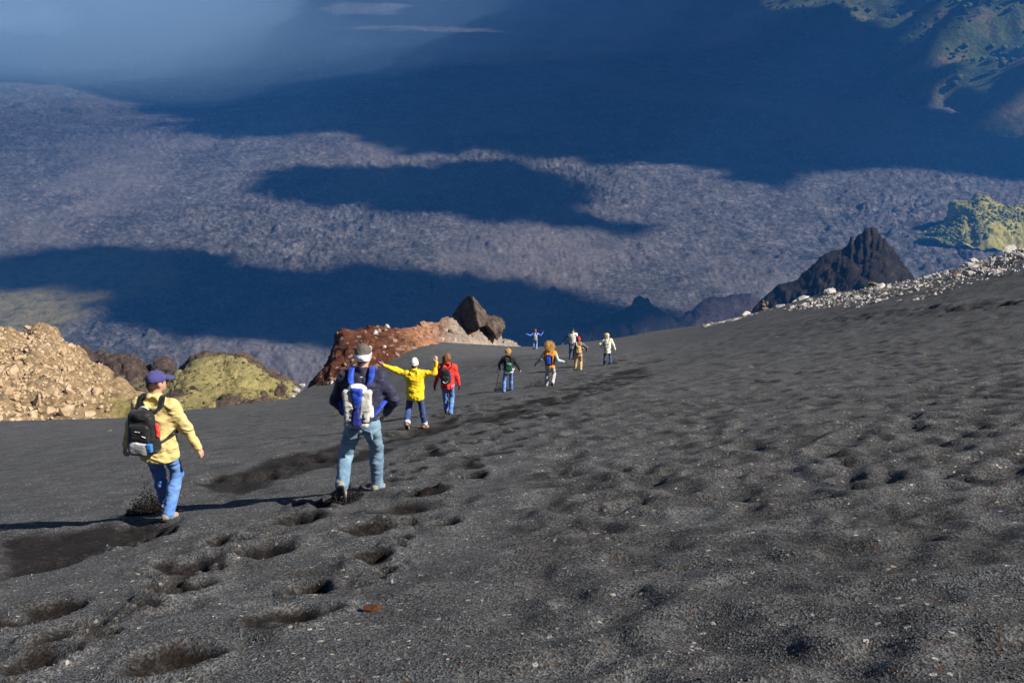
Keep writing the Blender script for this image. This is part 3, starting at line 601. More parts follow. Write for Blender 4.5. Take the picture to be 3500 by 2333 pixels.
cR2 = [s7(x, y, 1870) for x, y in ((1610,385),(1650,362),(1720,305),(1800,250),(1850,208),(1900,133),(1960,110),(2000,90),(2030,50),(2100,80),(2200,132),(2300,162),(2420,150),(2700,60),(3000,100))]
fR2 = [s7z(x, y) for x, y in ((1600,400),(1720,415),(1900,428),(2050,450),(2353,455),(2600,470),(3000,470))]
g2_o, gV, _ = loft('green_hill', cR2, fR2, 260, 110, 14, 20, .008, gr_mat, 7, fine=.6, crest_amp=.5, attrs=lambda A, V: {'veg': .75+.5*fbm3(V, .006, 3, 49)-.8*sstep(.2, .05, A['u'])})
br_mat = earthmat('brown_mound', [(.06, .045, .042), (.095, .068, .06), (.13, .09, .075)], [(.07, .055, .045), (.10, .075, .06), (.08, .06, .05)], .02, .02, .2, 6.)
loft('brown_mound', [s7(x, y, 1330) for x, y in ((-160,1000),(-60,930),(20,872),(60,822),(150,762),(250,768),(300,752),(440,748),(500,792),(640,850))], [fzd(2350+x/2.046, 1210) for x in (-160, 200, 640)], 120, 50, 10, 7, .012, br_mat, 8, crest_amp=.5, attrs=lambda A, V: {'veg': .5*fbm3(V, .02, 3, 59)})
loft('dark_mound', [(x, y, 1330) for x, y in ((1950,1120),(2060,1085),(2140,1052),(2165,1047),(2178,1022),(2186,1014),(2196,1024),(2205,1028),(2212,1020),(2222,1040),(2245,1055),(2290,1085),(2330,1130))], [fzd(x, 1230) for x in (1950, 2150, 2330)], 200, 60, 10, 7, .014, shade_crag_mat, 9, crest_amp=.5, fine=.8, attrs=lambda A, V: {'veg': .2-.8*sstep(.8, .95, A['t'])+.4*fbm3(V, .02, 3, 69)})

# --- forested wall of the valley, top right
fb = zpoly([(s8(*p)[0]-105, s8(*p)[1]+12) for p in ((-500,-60),(0,-5),(230,55),(500,66),(700,78),(850,122),(1000,160),(1200,210),(1400,262),(1530,300),(1590,400),(1560,460),(1650,512),(1850,545),(1800,600),(1900,660),(2050,640),(2170,700),(2110,800),(2353,830),(2700,860))])+[np.array([9000., 2600, 0]), np.array([9000., 11000, 0]), np.array([-1500., 11000, 0])]
fr_ = np.geomspace(2200, 11000, 260); fa = np.linspace(rad(-4), rad(46), 330)
FX = fr_[:, None]*np.sin(fa)[None]; FY = fr_[:, None]*np.cos(fa)[None]; sdf = -poly_sd(fb, FX, FY)
wv = fbm2(FX/520, FY/520, 4, 141, .5, True)
FZ = ZF-12+np.where(sdf > 0, np.minimum(sdf, 1600)*.42*(1+.35*wv)+40*sstep(0, 60, sdf), -30)+sstep(0, 300, sdf)*(70*wv+22*fbm2(FX/110, FY/110, 3, 151))
FZ = np.where(FZ > -200, -200+130*np.tanh((FZ+200)/130), FZ)
a = NT('forest_floor'); v = a.pos
fn = a.noise(v, .008, 6, .7); fc = a.ramp(fn, [(.35, (.03, .05, .018)), (.5, (.06, .075, .026)), (.62, (.13, .10, .052)), (.72, (.075, .08, .03))]); fc = a.mix(.7, fc, a.ramp(a.noise(v, .06, 5, .75), [(.3, .4), (.7, 1.5)]), 'MULTIPLY')
for_mat = a.done(fc, .95, a.bump(a.noise(v, .05, 5, .7), 1.0, 12.0), .1)
fo = link('forested_slope', np_mesh('forested_slope', np.stack([FX, FY, FZ], -1).reshape(-1, 3), grid_faces(*FX.shape)[:, ::-1], for_mat), kind='structure')
a = NT('tree_canopy'); ccc = a.ramp(a.noise(a.pos, .02, 4, .7), [(.35, (.028, .050, .018)), (.55, (.06, .085, .025)), (.7, (.12, .12, .04))])
can_mat = a.done(ccc, .9, a.bump(a.noise(a.pos, .5, 3, .7), 1.0, 2.0), .1)
crowns = []
for i in range(6):
    bm = bmesh.new(); bmesh.ops.create_icosphere(bm, subdivisions=1, radius=1); co = np.array([v.co for v in bm.verts]); q = fbm3(co+i*9, 1.9, 3, 900, .6)
    for v, k in zip(bm.verts, q): v.co *= 1+.45*float(k)
    me = bpy.data.meshes.new('crown'); bm.to_mesh(me); bm.free(); crowns.append(me)
msk = np.argwhere((sdf > 5) & (sdf < 1500) & (fbm2(FX/260, FY/260, 3, 161) > -.28) & (np.abs(np.arctan2(FX, FY)) < rad(33))); sel = msk[rng.integers(0, len(msk), 2600)]
pp = np.stack([FX[sel[:, 0], sel[:, 1]], FY[sel[:, 0], sel[:, 1]], FZ[sel[:, 0], sel[:, 1]]], -1)+np.c_[rng.normal(0, 14, (len(sel), 2)), np.full(len(sel), 2.)]
scatter('forest', crowns, pp, 5+9*rng.random(len(sel))**1.5, can_mat, None, 'stuff', 'hazy green wood covering the far valley wall', 'forest', True, .75)
a = NT('scrub'); scrub_mat = a.done(a.ramp(a.noise(a.pos, .03, 4, .7), [(.35, (.045, .06, .02)), (.55, (.12, .13, .035)), (.7, (.22, .20, .06))]), .9)
ii = rng.integers(4, 106, 1500); jj = (4+rng.random(1500)**1.6*180).astype(int); pp = gV[ii, jj]; mk = fbm3(pp, .007, 3, 171) > .02
scatter('hill_scrub', crowns, pp[mk], 1.6+3.2*rng.random(mk.sum())**2, scrub_mat, None, 'stuff', 'scrub and small trees dotted over the sunlit green hill', 'scrub', True, .8)

# ------------------------------------------------------------------ haze
hm = bpy.data.materials.new('haze'); hm.use_nodes = True; ht = hm.node_tree; ht.nodes.clear()
ho = ht.nodes.new('ShaderNodeOutputMaterial'); hv = ht.nodes.new('ShaderNodeVolumePrincipled')
hv.inputs['Color'].default_value = (.06, .34, 1, 1); hv.inputs['Density'].default_value = 1.0e-4; hv.inputs['Anisotropy'].default_value = 0
ht.links.new(hv.outputs[0], ho.inputs['Volume'])
x0, x1, y0, y1, z0, z1 = -9500, 9500, -600, 12000, -1560, 120
hz = np.array([(x, y, z) for x in (x0, x1) for y in (y0, y1) for z in (z0, z1)])
link('haze', np_mesh('haze', hz, np.array([(0,1,3,2),(4,6,7,5),(0,4,5,1),(2,3,7,6),(0,2,6,4),(1,5,7,3)]), hm, False), kind='stuff', label='thin blue haze filling the valley air', cat='haze')
# ------------------------------------------------------------------ people: signed-distance bodies, clothing over them
def nv(v): v = np.asarray(v, float); return v/(np.linalg.norm(v)+1e-12)
class Sd:
    """collects rounded shapes and meshes their smooth union"""
    def __init__(s, h): s.h = h; s.ops = []; s.cuts = []
    def _add(s, fn, lo, hi, k, sub): s.ops.append((fn, np.asarray(lo, float), np.asarray(hi, float), k, sub)); return s
    def cap(s, a, b, ra, rb=None, k=.02, sub=False):
        a = np.asarray(a, float); b = np.asarray(b, float); rb = ra if rb is None else rb
        def fn(P):
            ab = b-a; t = np.clip(((P-a)@ab)/(ab@ab+1e-12), 0, 1); return np.linalg.norm(P-a-t[:, None]*ab, axis=1)-(ra+(rb-ra)*t)
        m = max(ra, rb); return s._add(fn, np.minimum(a, b)-m, np.maximum(a, b)+m, k, sub)
    def chain(s, pts, rs, k=.02):
        for i in range(len(pts)-1): s.cap(pts[i], pts[i+1], rs[i], rs[i+1], k)
        return s
    def ell(s, a, b, rows, right, k=.03, rnd=.0, sub=False):
        a = np.asarray(a, float); b = np.asarray(b, float); L = np.linalg.norm(b-a); z = (b-a)/L; r = nv(np.asarray(right, float)-z*(np.asarray(right)@z)); f = np.cross(z, r)
        T = [q[0] for q in rows]; W = [q[1] for q in rows]; D = [q[2] for q in rows]; O = [q[3] if len(q) > 3 else 0 for q in rows]
        def fn(P):
            q = P-a; sl = q@z; t = sl/L; w_ = np.interp(t, T, W); d = np.interp(t, T, D); u = q@r; v = q@f-np.interp(t, T, O)
            rho = np.sqrt((u/w_)**2+(v/d)**2)+1e-6; rl = np.hypot(u, v); dr = np.where(rho > .3, rl*(1-1/rho), -np.minimum(w_, d)*(1-rho))+rnd; dz = np.maximum(-sl, sl-L)+rnd
            return np.hypot(np.maximum(dr, 0), np.maximum(dz, 0))+np.minimum(np.maximum(dr, dz), 0)-rnd
        m = max(W+D)+max(map(abs, O)); return s._add(fn, np.minimum(a, b)-m, np.maximum(a, b)+m, k, sub)
    def orb(s, c, rad_, M=None, k=.02, sub=False):
        c = np.asarray(c, float); R_ = np.eye(3) if M is None else np.asarray(M); rad_ = np.asarray(rad_, float)
        def fn(P): q = (P-c)@R_; k0 = np.linalg.norm(q/rad_, axis=1); k1 = np.linalg.norm(q/rad_**2, axis=1)+1e-9; return k0*(k0-1)/k1
        m = max(rad_); return s._add(fn, c-m, c+m, k, sub)
    def box(s, c, half, M=None, rnd=.02, k=.02, sub=False, taper=0):
        c = np.asarray(c, float); R_ = np.eye(3) if M is None else np.asarray(M); hf = np.asarray(half, float)
        def fn(P):
            q = (P-c)@R_; sc_ = 1-taper*np.clip(q[:, 2]/hf[2], -1, 1); q = q.copy(); q[:, 0] /= sc_; q[:, 1] /= np.maximum(sc_, .3)
            d = np.abs(q)-hf+rnd; return np.linalg.norm(np.maximum(d, 0), axis=1)+np.minimum(d.max(1), 0)-rnd
        m = np.linalg.norm(hf)*(1+abs(taper)); return s._add(fn, c-m, c+m, k, sub)
    def cut(s, p, n): s.cuts.append((np.asarray(p, float), nv(n))); return s        # keeps the side against n
    def mesh(s, amp=0, freq=9, seed=0, stretch=(1, 1, 1), amp2=None):
        h = s.h; lo = np.min([o[1] for o in s.ops if not o[4]], 0)-3*h-amp; hi = np.max([o[2] for o in s.ops if not o[4]], 0)+3*h+amp
        n = np.ceil((hi-lo)/h).astype(int)+1; A = np.full(n, 1.0, np.float32); ax = [lo[i]+h*np.arange(n[i]) for i in range(3)]
        for fn, l, u, k, sub in s.ops:
            sl = tuple(slice(max(int((l[i]-k-3*h-lo[i])/h), 0), min(int((u[i]+k+3*h-lo[i])/h)+2, n[i])) for i in range(3))
            g = np.meshgrid(*[ax[i][sl[i]] for i in range(3)], indexing='ij'); P = np.stack(g, -1).reshape(-1, 3)
            if not len(P): continue
            d = fn(P).reshape(g[0].shape); a = A[sl]
            if sub: d = -d; hh = np.maximum(k-np.abs(a-d), 0)/k; A[sl] = np.maximum(a, d)+hh*hh*k/4
            else: hh = np.maximum(k-np.abs(a-d), 0)/k; A[sl] = np.minimum(a, d)-hh*hh*k/4
        if s.cuts:
            P = np.stack(np.meshgrid(*ax, indexing='ij'), -1)
            for p, nn in s.cuts: A = np.maximum(A, (P-p)@nn)
        if amp:
            m = np.abs(A) < amp*3+2*h; i = np.argwhere(m); P = (lo+i*h)*np.asarray(stretch)
            A[m] += (fbm3(P, freq, 2, 950+seed, .5, True)*amp+fbm3(P, freq*2.7, 2, 960+seed)*amp*.45).astype(np.float32)
        return surface_nets(A, lo, (h, h, h))
def ik(a, b, l1, l2, hint):
    a = np.asarray(a, float); b = np.asarray(b, float); d = b-a; L = np.linalg.norm(d); Lc = min(L, (l1+l2)*.999); z = d/L
    b = a+z*Lc; x = (l1*l1-l2*l2+Lc*Lc)/(2*Lc); y = math.sqrt(max(l1*l1-x*x, 1e-9)); hn = np.asarray(hint, float); hn = nv(hn-z*(hn@z)); return a+z*x+hn*y, b
def clothmat(name, c, var=.25, rough=.85, bump=.9, scale=60, sheen=.1, fade=None, fscale=7):
    if name in MATS: return MATS[name]
    a = NT(name); v = a.obj; n1 = a.noise(v, 9, 4, .6)
    col = a.mix(n1, tuple(x*(1-var) for x in c), tuple(min(1, x*(1+var)) for x in c))
    if fade: col = a.mix(a.ramp(a.noise(v, fscale, 4, .6), [(.35, 0), (.85, .8)]), col, fade)
    b = a.bump(a.ridged(a.map(v, (1, 1, 1.7)), 7.5, 3), bump, .035); b = a.bump(a.noise(a.map(v, (1, 1, 2)), 20, 3, .6), bump*.6, .012, b); b = a.bump(a.noise(v, scale*6, 2, .5), .25, .002, b)
    MATS[name] = a.done(col, rough, b, .25, sheen); return MATS[name]
SKIN = clothmat('skin', (.48, .27, .19), .1, .55, .1, 80, 0)
def part(name, sd, parent, mat, org=(0, 0, 0), **k):
    V, Q = sd.mesh(**k) if isinstance(sd, Sd) else sd
    return link(name, np_mesh(name, np.asarray(V)-np.asarray(org), Q, mat, True), parent)
def tube(pts, r, n=6, flat=1.0, up=(0, 0, 1), caps=True):
    P = np.asarray(pts, float); m = len(P); r = np.broadcast_to(r, (m,)); T = np.gradient(P, axis=0); T /= np.linalg.norm(T, axis=1, keepdims=True)+1e-9
    U = np.cross(T, np.asarray(up, float)); U /= np.linalg.norm(U, axis=1, keepdims=True)+1e-9; W_ = np.cross(U, T); q = np.linspace(0, 2*math.pi, n, endpoint=False)
    V = P[:, None]+r[:, None, None]*(np.cos(q)[None, :, None]*U[:, None]+flat*np.sin(q)[None, :, None]*W_[:, None]); V = V.reshape(-1, 3)
    i = np.arange(m-1)[:, None]*n; j = np.arange(n)[None]; k = (j+1) % n; Q = np.stack([i+j, i+k, i+n+k, i+n+j], -1).reshape(-1, 4)
    V = np.concatenate([V, P[:1], P[-1:]]); a, b = m*n, m*n+1; j = np.arange(n); k = (j+1) % n
    Tt = np.concatenate([np.stack([k, j, np.full(n, a)], -1), np.stack([(m-1)*n+j, (m-1)*n+k, np.full(n, b)], -1)]); return V, [Q, Tt]
def spline(pts, n):
    P = np.asarray(pts, float); t = np.linspace(0, len(P)-1, n); i = np.clip(t.astype(int), 0, len(P)-2); f = (t-i)[:, None]
    p0 = P[np.maximum(i-1, 0)]; p1 = P[i]; p2 = P[i+1]; p3 = P[np.minimum(i+2, len(P)-1)]
    return .5*((2*p1)+(p2-p0)*f+(2*p0-5*p1+4*p2-p3)*f*f+(3*p1-p0-3*p2+p3)*f**3)
def rotm(yaw, pitch=0, roll=0): return np.array(Matrix.Rotation(yaw, 3, 'Z') @ Matrix.Rotation(pitch, 3, 'X') @ Matrix.Rotation(roll, 3, 'Y'))

def person(px, py, H, heading, label, P):
    """P: pose and clothing. Local frame: x right, y the way the person walks, z up, origin on the ash under the body"""
    s = H/1.75; h = P.get('h', .016); g = on_ground(px, py); gx, gy = g[0], g[1]; gz = ground(gx, gy)
    ch, sh = math.cos(-heading), math.sin(-heading)
    def wpos(x, y): return gx+x*ch-y*sh, gy+x*sh+y*ch
    root = link('person', None, None, label, 'person', P.get('group')); root.location = (gx, gy, gz); root.rotation_euler = (0, 0, -heading)
    root.empty_display_size = .2
    C = P['c']; lean = P.get('lean', .06); side = P.get('side', 0)
    pz = P.get('pelvis', .93)*s; py_ = P.get('pelvis_y', 0)
    pel = np.array([P.get('pelvis_x', 0), py_, pz]); chest = pel+np.array([side, lean, .50*s]); ax = nv(chest-pel)
    neck = chest+ax*.045*s; yaw, tilt = P.get('yaw', 0), P.get('tilt', 0); HM = rotm(yaw, tilt, P.get('hroll', 0)); hc = neck+np.array([0, .035, .03])*s+HM@np.array([0, .015, .125])*s
    tw = P.get('twist', 0); rgt = np.array([math.cos(tw), math.sin(tw), P.get('shrug', 0)]); fwd = np.cross(ax, rgt)
    J = {}
    for sd_, nm in ((-1, 'L'), (1, 'R')):
        J['sh'+nm] = chest+rgt*sd_*.175*s-ax*.03*s
        wr = np.array(P['hand'+nm], float)*s; J['el'+nm], J['wr'+nm] = ik(J['sh'+nm], wr, .29*s, .26*s, P.get('elb'+nm, (sd_*.4, -.8, -.3)))
        J['hip'+nm] = pel+np.array([sd_*.09*s, 0, -.02*s])
        fx, fy, fz, pitch, toe = P['foot'+nm]; wx_, wy_ = wpos(fx, fy); an = np.array([fx, fy, ground(wx_, wy_)-gz+(.085+fz)*s])
        kn, an = ik(J['hip'+nm], an, .43*s, .43*s, (sd_*.12, 1, .1)); J['kn'+nm] = kn; J['an'+nm] = an
        J['fd'+nm] = np.array([math.sin(toe)*math.cos(pitch), math.cos(toe)*math.cos(pitch), math.sin(pitch)])
    # skin: one continuous body under the clothes
    B = Sd(P.get('hb', h*.7)); hs = s*P.get('hscale', 1.0)
    B.orb(hc+HM@np.array([0, -.012, .02])*hs, np.array([.076, .096, .100])*hs, HM); B.orb(hc+HM@np.array([0, .028, -.045])*hs, np.array([.058, .066, .075])*hs, HM, .04)
    B.cap(hc+HM@np.array([0, .095, .012])*hs, hc+HM@np.array([0, .118, -.022])*hs, .010*hs, .015*hs, .015)
    B.orb(hc+HM@np.array([0, .088, -.055])*hs, np.array([.024, .012, .010])*hs, HM, .012); B.orb(hc+HM@np.array([0, .083, -.09])*hs, np.array([.02, .018, .016])*hs, HM, .02)
    for q in (-1, 1):
        B.orb(hc+HM@np.array([q*.080, -.005, -.005])*hs, np.array([.012, .022, .033])*hs, HM, .008); B.orb(hc+HM@np.array([q*.03, .088, .018])*hs, np.array([.016, .014, .010])*hs, HM, .008, True)
        B.orb(hc+HM@np.array([q*.03, .084, .034])*hs, np.array([.022, .014, .008])*hs, HM, .012)
    B.cap(neck-ax*.05*s, hc+HM@np.array([0, -.02, -.05])*hs, .058*s, .052*s, .03)
    B.ell(pel-ax*.05, chest, [(0, .13*s, .09*s), (.4, .12*s, .085*s), (.85, .15*s, .09*s), (1, .11*s, .07*s)], rgt, .05, .03)
    for sd_, nm in ((-1, 'L'), (1, 'R')):
        B.chain([chest+rgt*sd_*.1*s, J['sh'+nm], J['el'+nm], J['wr'+nm]], [.045*s, .045*s, .036*s, .026*s], .03)
        B.chain([J['hip'+nm], J['kn'+nm], J['an'+nm]], [.07*s, .045*s, .032*s], .03); B.cap(J['an'+nm], J['an'+nm]+J['fd'+nm]*.13*s-np.array([0, 0, .05*s]), .032*s, .03*s, .03)
        hand_shape(B, J['wr'+nm], nv(J['wr'+nm]-J['el'+nm]), sd_, s, P.get('curl'+nm, .5), P.get('palm'+nm))
    body = part('body', B, root, SKIN)
    for q in (-1, 1):
        c = hc+HM@np.array([q*.03, .083, .018])*hs; part('eye', Sd(.004).orb(c, np.array([.014, .010, .009])*hs, HM), root, clothmat('eye', (.02, .015, .012), .1, .2, 0))
    part('lips', Sd(.005).orb(hc+HM@np.array([0, .096, -.055])*hs, np.array([.024, .008, .007])*hs, HM), root, clothmat('lips', (.35, .12, .1), .1, .5, 0))
    # trousers
    tp = P['trousers']; T = Sd(h); fl = tp.get('fit', 1.0)
    T.ell(pel-ax*.11*s, pel+ax*.13*s, [(0, .135*s*fl, .105*s*fl, -.012), (.45, .168*s*fl, .118*s*fl, -.014), (1, .150*s*fl, .102*s*fl)], (1, 0, 0), .04, .03)
    for sd_, nm in ((-1, 'L'), (1, 'R')):
        hip, kn, an = J['hip'+nm], J['kn'+nm], J['an'+nm]; d = nv(an-kn); end = an-d*tp.get('short', .0)+d*.015
        T.cap(hip+np.array([sd_*.004, -.012, -.01]), kn, .092*s*fl, .072*s*fl, .05); T.cap(kn, kn+(end-kn)*.35+np.array([0, -.012, 0]), .072*s*fl, .070*s*fl, .03); T.cap(kn+(end-kn)*.35+np.array([0, -.012, 0]), end, .070*s*fl, tp.get('hem', .066)*s, .03)
        T.cut(end+d*.012, d) if False else None
    part('trousers', T, root, tp['mat'], amp=.011*s, freq=6.5, seed=int(px) % 50, stretch=(1, .8, 2.4))
    if P.get('pockets'):
        for q in (-1, 1): part('back_pocket', Sd(.008).box(pel+np.array([q*.078, -.128*fl, -.055])*s, np.array([.052, .014, .058])*s, rotm(-q*.42, .18), .012), root, tp['mat'])
        part('belt', Sd(.009).ell(pel+ax*.085*s, pel+ax*.125*s, [(0, .160*s*fl, .112*s*fl), (1, .157*s*fl, .109*s*fl)], (1, 0, 0), .01, .008), root, clothmat('brown_belt', (.16, .10, .05), .2))
    for nm in 'LR':
        if tp.get('cuff'):
            an = J['an'+nm]; d = nv(an-J['kn'+nm]); part('trouser_cuff', Sd(h*.8).ell(an-d*.075, an-d*.0, [(0, .072*s, .072*s), (1, .074*s, .074*s)], (1, 0, 0), .01, .008), root, tp['cuff'])
    # shoes
    for nm in 'LR':
        an, fd = J['an'+nm], J['fd'+nm]; lat = nv(np.cross(fd, (0, 0, 1) if abs(fd[2]) < .95 else (0, 1, 0))); up = np.cross(lat, fd)
        S = Sd(min(h, .012)); ctr = an-up*.045*s
        S.cap(an+up*.035*s-d*0, an-up*.03*s-fd*.02*s, .042*s, .042*s, .03); S.cap(ctr-fd*.045*s, ctr+fd*.10*s-up*.006, .039*s, .041*s, .03); S.cap(ctr+fd*.10*s, ctr+fd*.150*s-up*.010, .040*s, .031*s, .03); S.cap(an, ctr+fd*.08*s, .041*s, .036*s, .03)
        sho = part('shoe', S, root, P['shoe'])
        M = np.stack([lat, fd, up], -1); part('sole', Sd(min(h, .012)*.8).box(ctr+fd*.055*s-up*.036*s, (.043*s, .132*s, .014*s), M, .016), sho, P.get('sole', clothmat('rubber_sole', (.015, .014, .014), .2, .8)))
    # jacket
    jp = P['jacket']; A = Sd(h); hm_ = jp.get('hem', .13); bk = jp.get('bulk', 1.0)
    base = pel-ax*hm_*s; W0 = jp.get('hemw', .19)*s
    A.ell(base, chest+ax*.0, [(0, W0, W0*.72), (.25, W0*.97, .142*s*bk), (.55, .178*s*bk, .120*s*bk), (.8, .196*s*bk, .124*s*bk, -.01), (1, .155*s*bk, .092*s*bk, -.005)], rgt, .05, .045)
    A.cap(J['shL']-ax*.008, J['shR']-ax*.008, .070*s*bk, .070*s*bk, .07); A.cap(chest-ax*.02, neck+ax*.0, .085*s, .072*s, .05)
    for sd_, nm in ((-1, 'L'), (1, 'R')):
        ssd = Sd(h) if jp.get('sleeve') else A
        st_ = J['sh'+nm] if ssd is A else J['sh'+nm]*.75+J['el'+nm]*.25
        ssd.cap(st_, J['el'+nm], .073*s*bk, .062*s*bk, .06); wend = J['wr'+nm]-nv(J['wr'+nm]-J['el'+nm])*.005*s; ssd.cap(J['el'+nm], wend, .062*s*bk, jp.get('cuffr', .052)*s, .03)
        if ssd is not A: part('sleeve', ssd, root, jp['sleeve'], amp=.012*s, freq=7.5, seed=3); A.cap(J['sh'+nm], J['sh'+nm]*.75+J['el'+nm]*.25, .078*s*bk, .07*s*bk, .05)
    if jp.get('collar', True): A.ell(neck-ax*.04*s, neck+ax*.05*s, [(0, .082*s, .085*s), (1, .075*s, .080*s)], rgt, .02, .012)
    if jp.get('hood'):
        hp = neck-fwd*.085*s-ax*.045*s; A.orb(hp, np.array([.115, .055, .085])*s, None, .03); A.chain([neck+rgt*.10*s+ax*.01, neck-fwd*.09*s+ax*.035*s, neck-rgt*.10*s+ax*.01], [.035*s, .042*s, .035*s], .02)
        A.orb(hp+ax*.03*s-fwd*.02*s, np.array([.06, .028, .05])*s, None, .012, True)
    A.cut(base+ax*.004, -ax)
    jk = part('jacket', A, root, jp['mat'], amp=.016*s, freq=6.5, seed=int(px) % 37, stretch=(1.2, 1, 1.1))
    
    if P.get('glove'):
        for nm, sd_ in (('L', -1), ('R', 1)): G = Sd(h*.7); hand_shape(G, J['wr'+nm], nv(J['wr'+nm]-J['el'+nm]), sd_, s, P.get('curl'+nm, .5), P.get('palm'+nm), .006); part('glove', G, root, P['glove'])
    # head cover
    hat = P.get('hat'); hr = P.get('hair')
    top = hc+HM@np.array([0, -.012, .02])*hs
    def hl(x, y, z): return hc+HM@np.array([x, y, z])*hs
    if hr in ('short', 'nape'):
        Hh = Sd(min(h, .008)); Hh.orb(top, np.array([.083, .103, .107])*hs, HM); Hh.cap(hl(0, -.06, -.03), hl(0, -.055, -.07), .052*hs, .045*hs, .03)
        Hh.orb(hl(0, .085, -.05), np.array([.085, .075, .10])*hs, HM, .01, True); Hh.cut(hl(0, 0, -.085), HM@np.array([0, .0, -1.]))
        part('hair', Hh, root, P['hairmat'], amp=.006, freq=26, seed=5, stretch=(1, 1, .6))
    if hat == 'cap':
        K = Sd(min(h, .007)); K.orb(hl(0, -.012, .035), np.array([.088, .108, .098])*hs, HM); K.cut(hl(0, 0, .022), HM@np.array([0, -.12, -1.])); o = part('cap', K, root, P['hatmat'])
        part('brim', Sd(.006).orb(hl(0, .125, .030), np.array([.078, .085, .009])*hs, HM@rotm(0, -.18), .01), o, P['hatmat']); part('button', Sd(.004).orb(hl(0, -.012, .135), np.array([.010, .010, .006])*hs, HM), o, P['hatmat'])
    if hat == 'beanie':
        K = Sd(min(h, .008)); K.orb(hl(0, -.014, .03), np.array([.084, .102, .114])*hs, HM); K.cut(hl(0, 0, .005), HM@np.array([0, -.25, -1.])); o = part('beanie', K, root, P['hatmat'], amp=.003, freq=14)
        part('beanie_fold', Sd(min(h, .008)).ell(hl(0, -.012, -.005), hl(0, -.016, .042), [(0, .087*hs, .105*hs), (1, .086*hs, .104*hs)], HM@np.array([1., 0, 0]), .01, .009), o, P.get('foldmat', P['hatmat']))
    if hat == 'headband':
        K = Sd(min(h, .007)); a0, b0 = hl(0, -.016, -.045), hl(0, -.008, .028)
        K.ell(a0, b0, [(0, .084*hs, .101*hs, -.008), (.5, .088*hs, .107*hs, -.006), (1, .088*hs, .108*hs)], HM@np.array([1., 0, 0]), .01, .008); part('headband', K, root, P['hatmat'], amp=.003, freq=12)
    if hr == 'long':
        part('hair', Sd(min(h, .01)).orb(top, np.array([.084, .104, .108])*hs, HM).cap(hl(0, -.05, 0), hl(0, -.06, -.10), .07*hs, .05*hs, .04).orb(hl(0, .09, -.05), np.array([.08, .075, .10])*hs, HM, .01, True), root, P['hairmat'], amp=.012, freq=16, seed=6)
    if P.get('locks'):
        n, L_, wild, dirv = P['locks']; Vs, Qs, off = [], [], 0; rr_ = random.Random(int(px))
        for _ in range(n):
            th_ = rr_.uniform(0, 2*math.pi); zz = rr_.uniform(-.55, 1); rr2 = math.sqrt(max(0, 1-zz*zz)); u = np.array([rr2*math.cos(th_), rr2*math.sin(th_), zz])
            if u[1] > .55 and zz < .5: continue
            p0 = top+HM@(u*np.array([.08, .10, .104]))*hs; dv = nv(HM@u*P.get('lockout', .6)+wild*np.array([rr_.gauss(0, 1), rr_.gauss(0, 1), rr_.gauss(0, 1)])+np.asarray(dirv, float)); l = L_*rr_.uniform(.5, 1.15)*s
            p1 = p0+HM@u*.03*P.get('lockout', .6)*s+dv*l*.35; p2 = p1+(dv+np.array([rr_.gauss(0, .35), rr_.gauss(0, .35), -.25+rr_.gauss(0, .35)]))*l*.35; p3 = p2+(dv*.6+np.array([rr_.gauss(0, .5), rr_.gauss(0, .5), -.45+rr_.gauss(0, .5)]))*l*.35
            V, F_ = tube(spline([p0, p1, p2, p3], 7), np.array([.007, .009, .009, .008, .0065, .004, .001])*s*P.get('lockw', 1), 4); Vs.append(V); Qs.append([f+off for f in F_]); off += len(V)
        V = np.concatenate(Vs); link('hair_locks', np_mesh('hair_locks', V, [np.concatenate([q[0] for q in Qs]), np.concatenate([q[1] for q in Qs])], P['hairmat']), root)
    fr = dict(root=root, s=s, pel=pel, chest=chest, ax=ax, rgt=rgt, fwd=fwd, neck=neck, hc=hc, HM=HM, J=J, gz=gz, loc=np.array([gx, gy, gz]), heading=heading, h=h, bk=jp.get('bulk', 1.0))
    return fr
def hand_shape(B, wr, d, side, s, curl, palm=None, fat=0.0):
    """palm, four unequal bent fingers and a thumb from the side of the palm"""
    pn = nv(np.asarray(palm, float) if palm is not None else np.array([-side*.9, .1, -.1])); pn = nv(pn-d*(pn@d)); lat = np.cross(d, pn)*side    # pn: the way the palm faces; lat: towards the thumb
    if palm is None and lat[1] < 0: lat = -lat
    k = .012
    B.cap(wr-d*.03*s, wr+d*.02*s, .026*s+fat, .027*s+fat, .02)
    for q in (-.026, -.009, .009, .026): B.cap(wr+d*.015*s+lat*q*.7*s, wr+d*.085*s+lat*q*s, .016*s+fat, .014*s+fat, .014)
    for q, L_ in ((.029, .072), (.010, .080), (-.010, .075), (-.028, .058)):
        p = wr+d*.088*s+lat*q*s; a = 0; dd = d
        for i, f in enumerate((.45, .32, .23)):
            a += curl*(.55+.35*i); nd = d*math.cos(a)+pn*math.sin(a); p2 = p+nd*L_*f*s*1.05; B.cap(p, p2, (.0098-.0008*i)*s+fat, (.0092-.0008*i)*s+fat, .004); p = p2
    p = wr+d*.028*s+lat*.028*s; t1 = p+(lat*.75+d*.55+pn*.3)*.036*s; t2 = t1+(lat*.2+d*.85+pn*.45*(.5+curl))*.032*s; t3 = t2+(d*.8+pn*.5*(.5+curl)-lat*.05)*.024*s
    B.cap(p, t1, .014*s+fat, .0115*s+fat, .012); B.cap(t1, t2, .0112*s+fat, .0102*s+fat, .005); B.cap(t2, t3, .0102*s+fat, .0088*s+fat, .004)

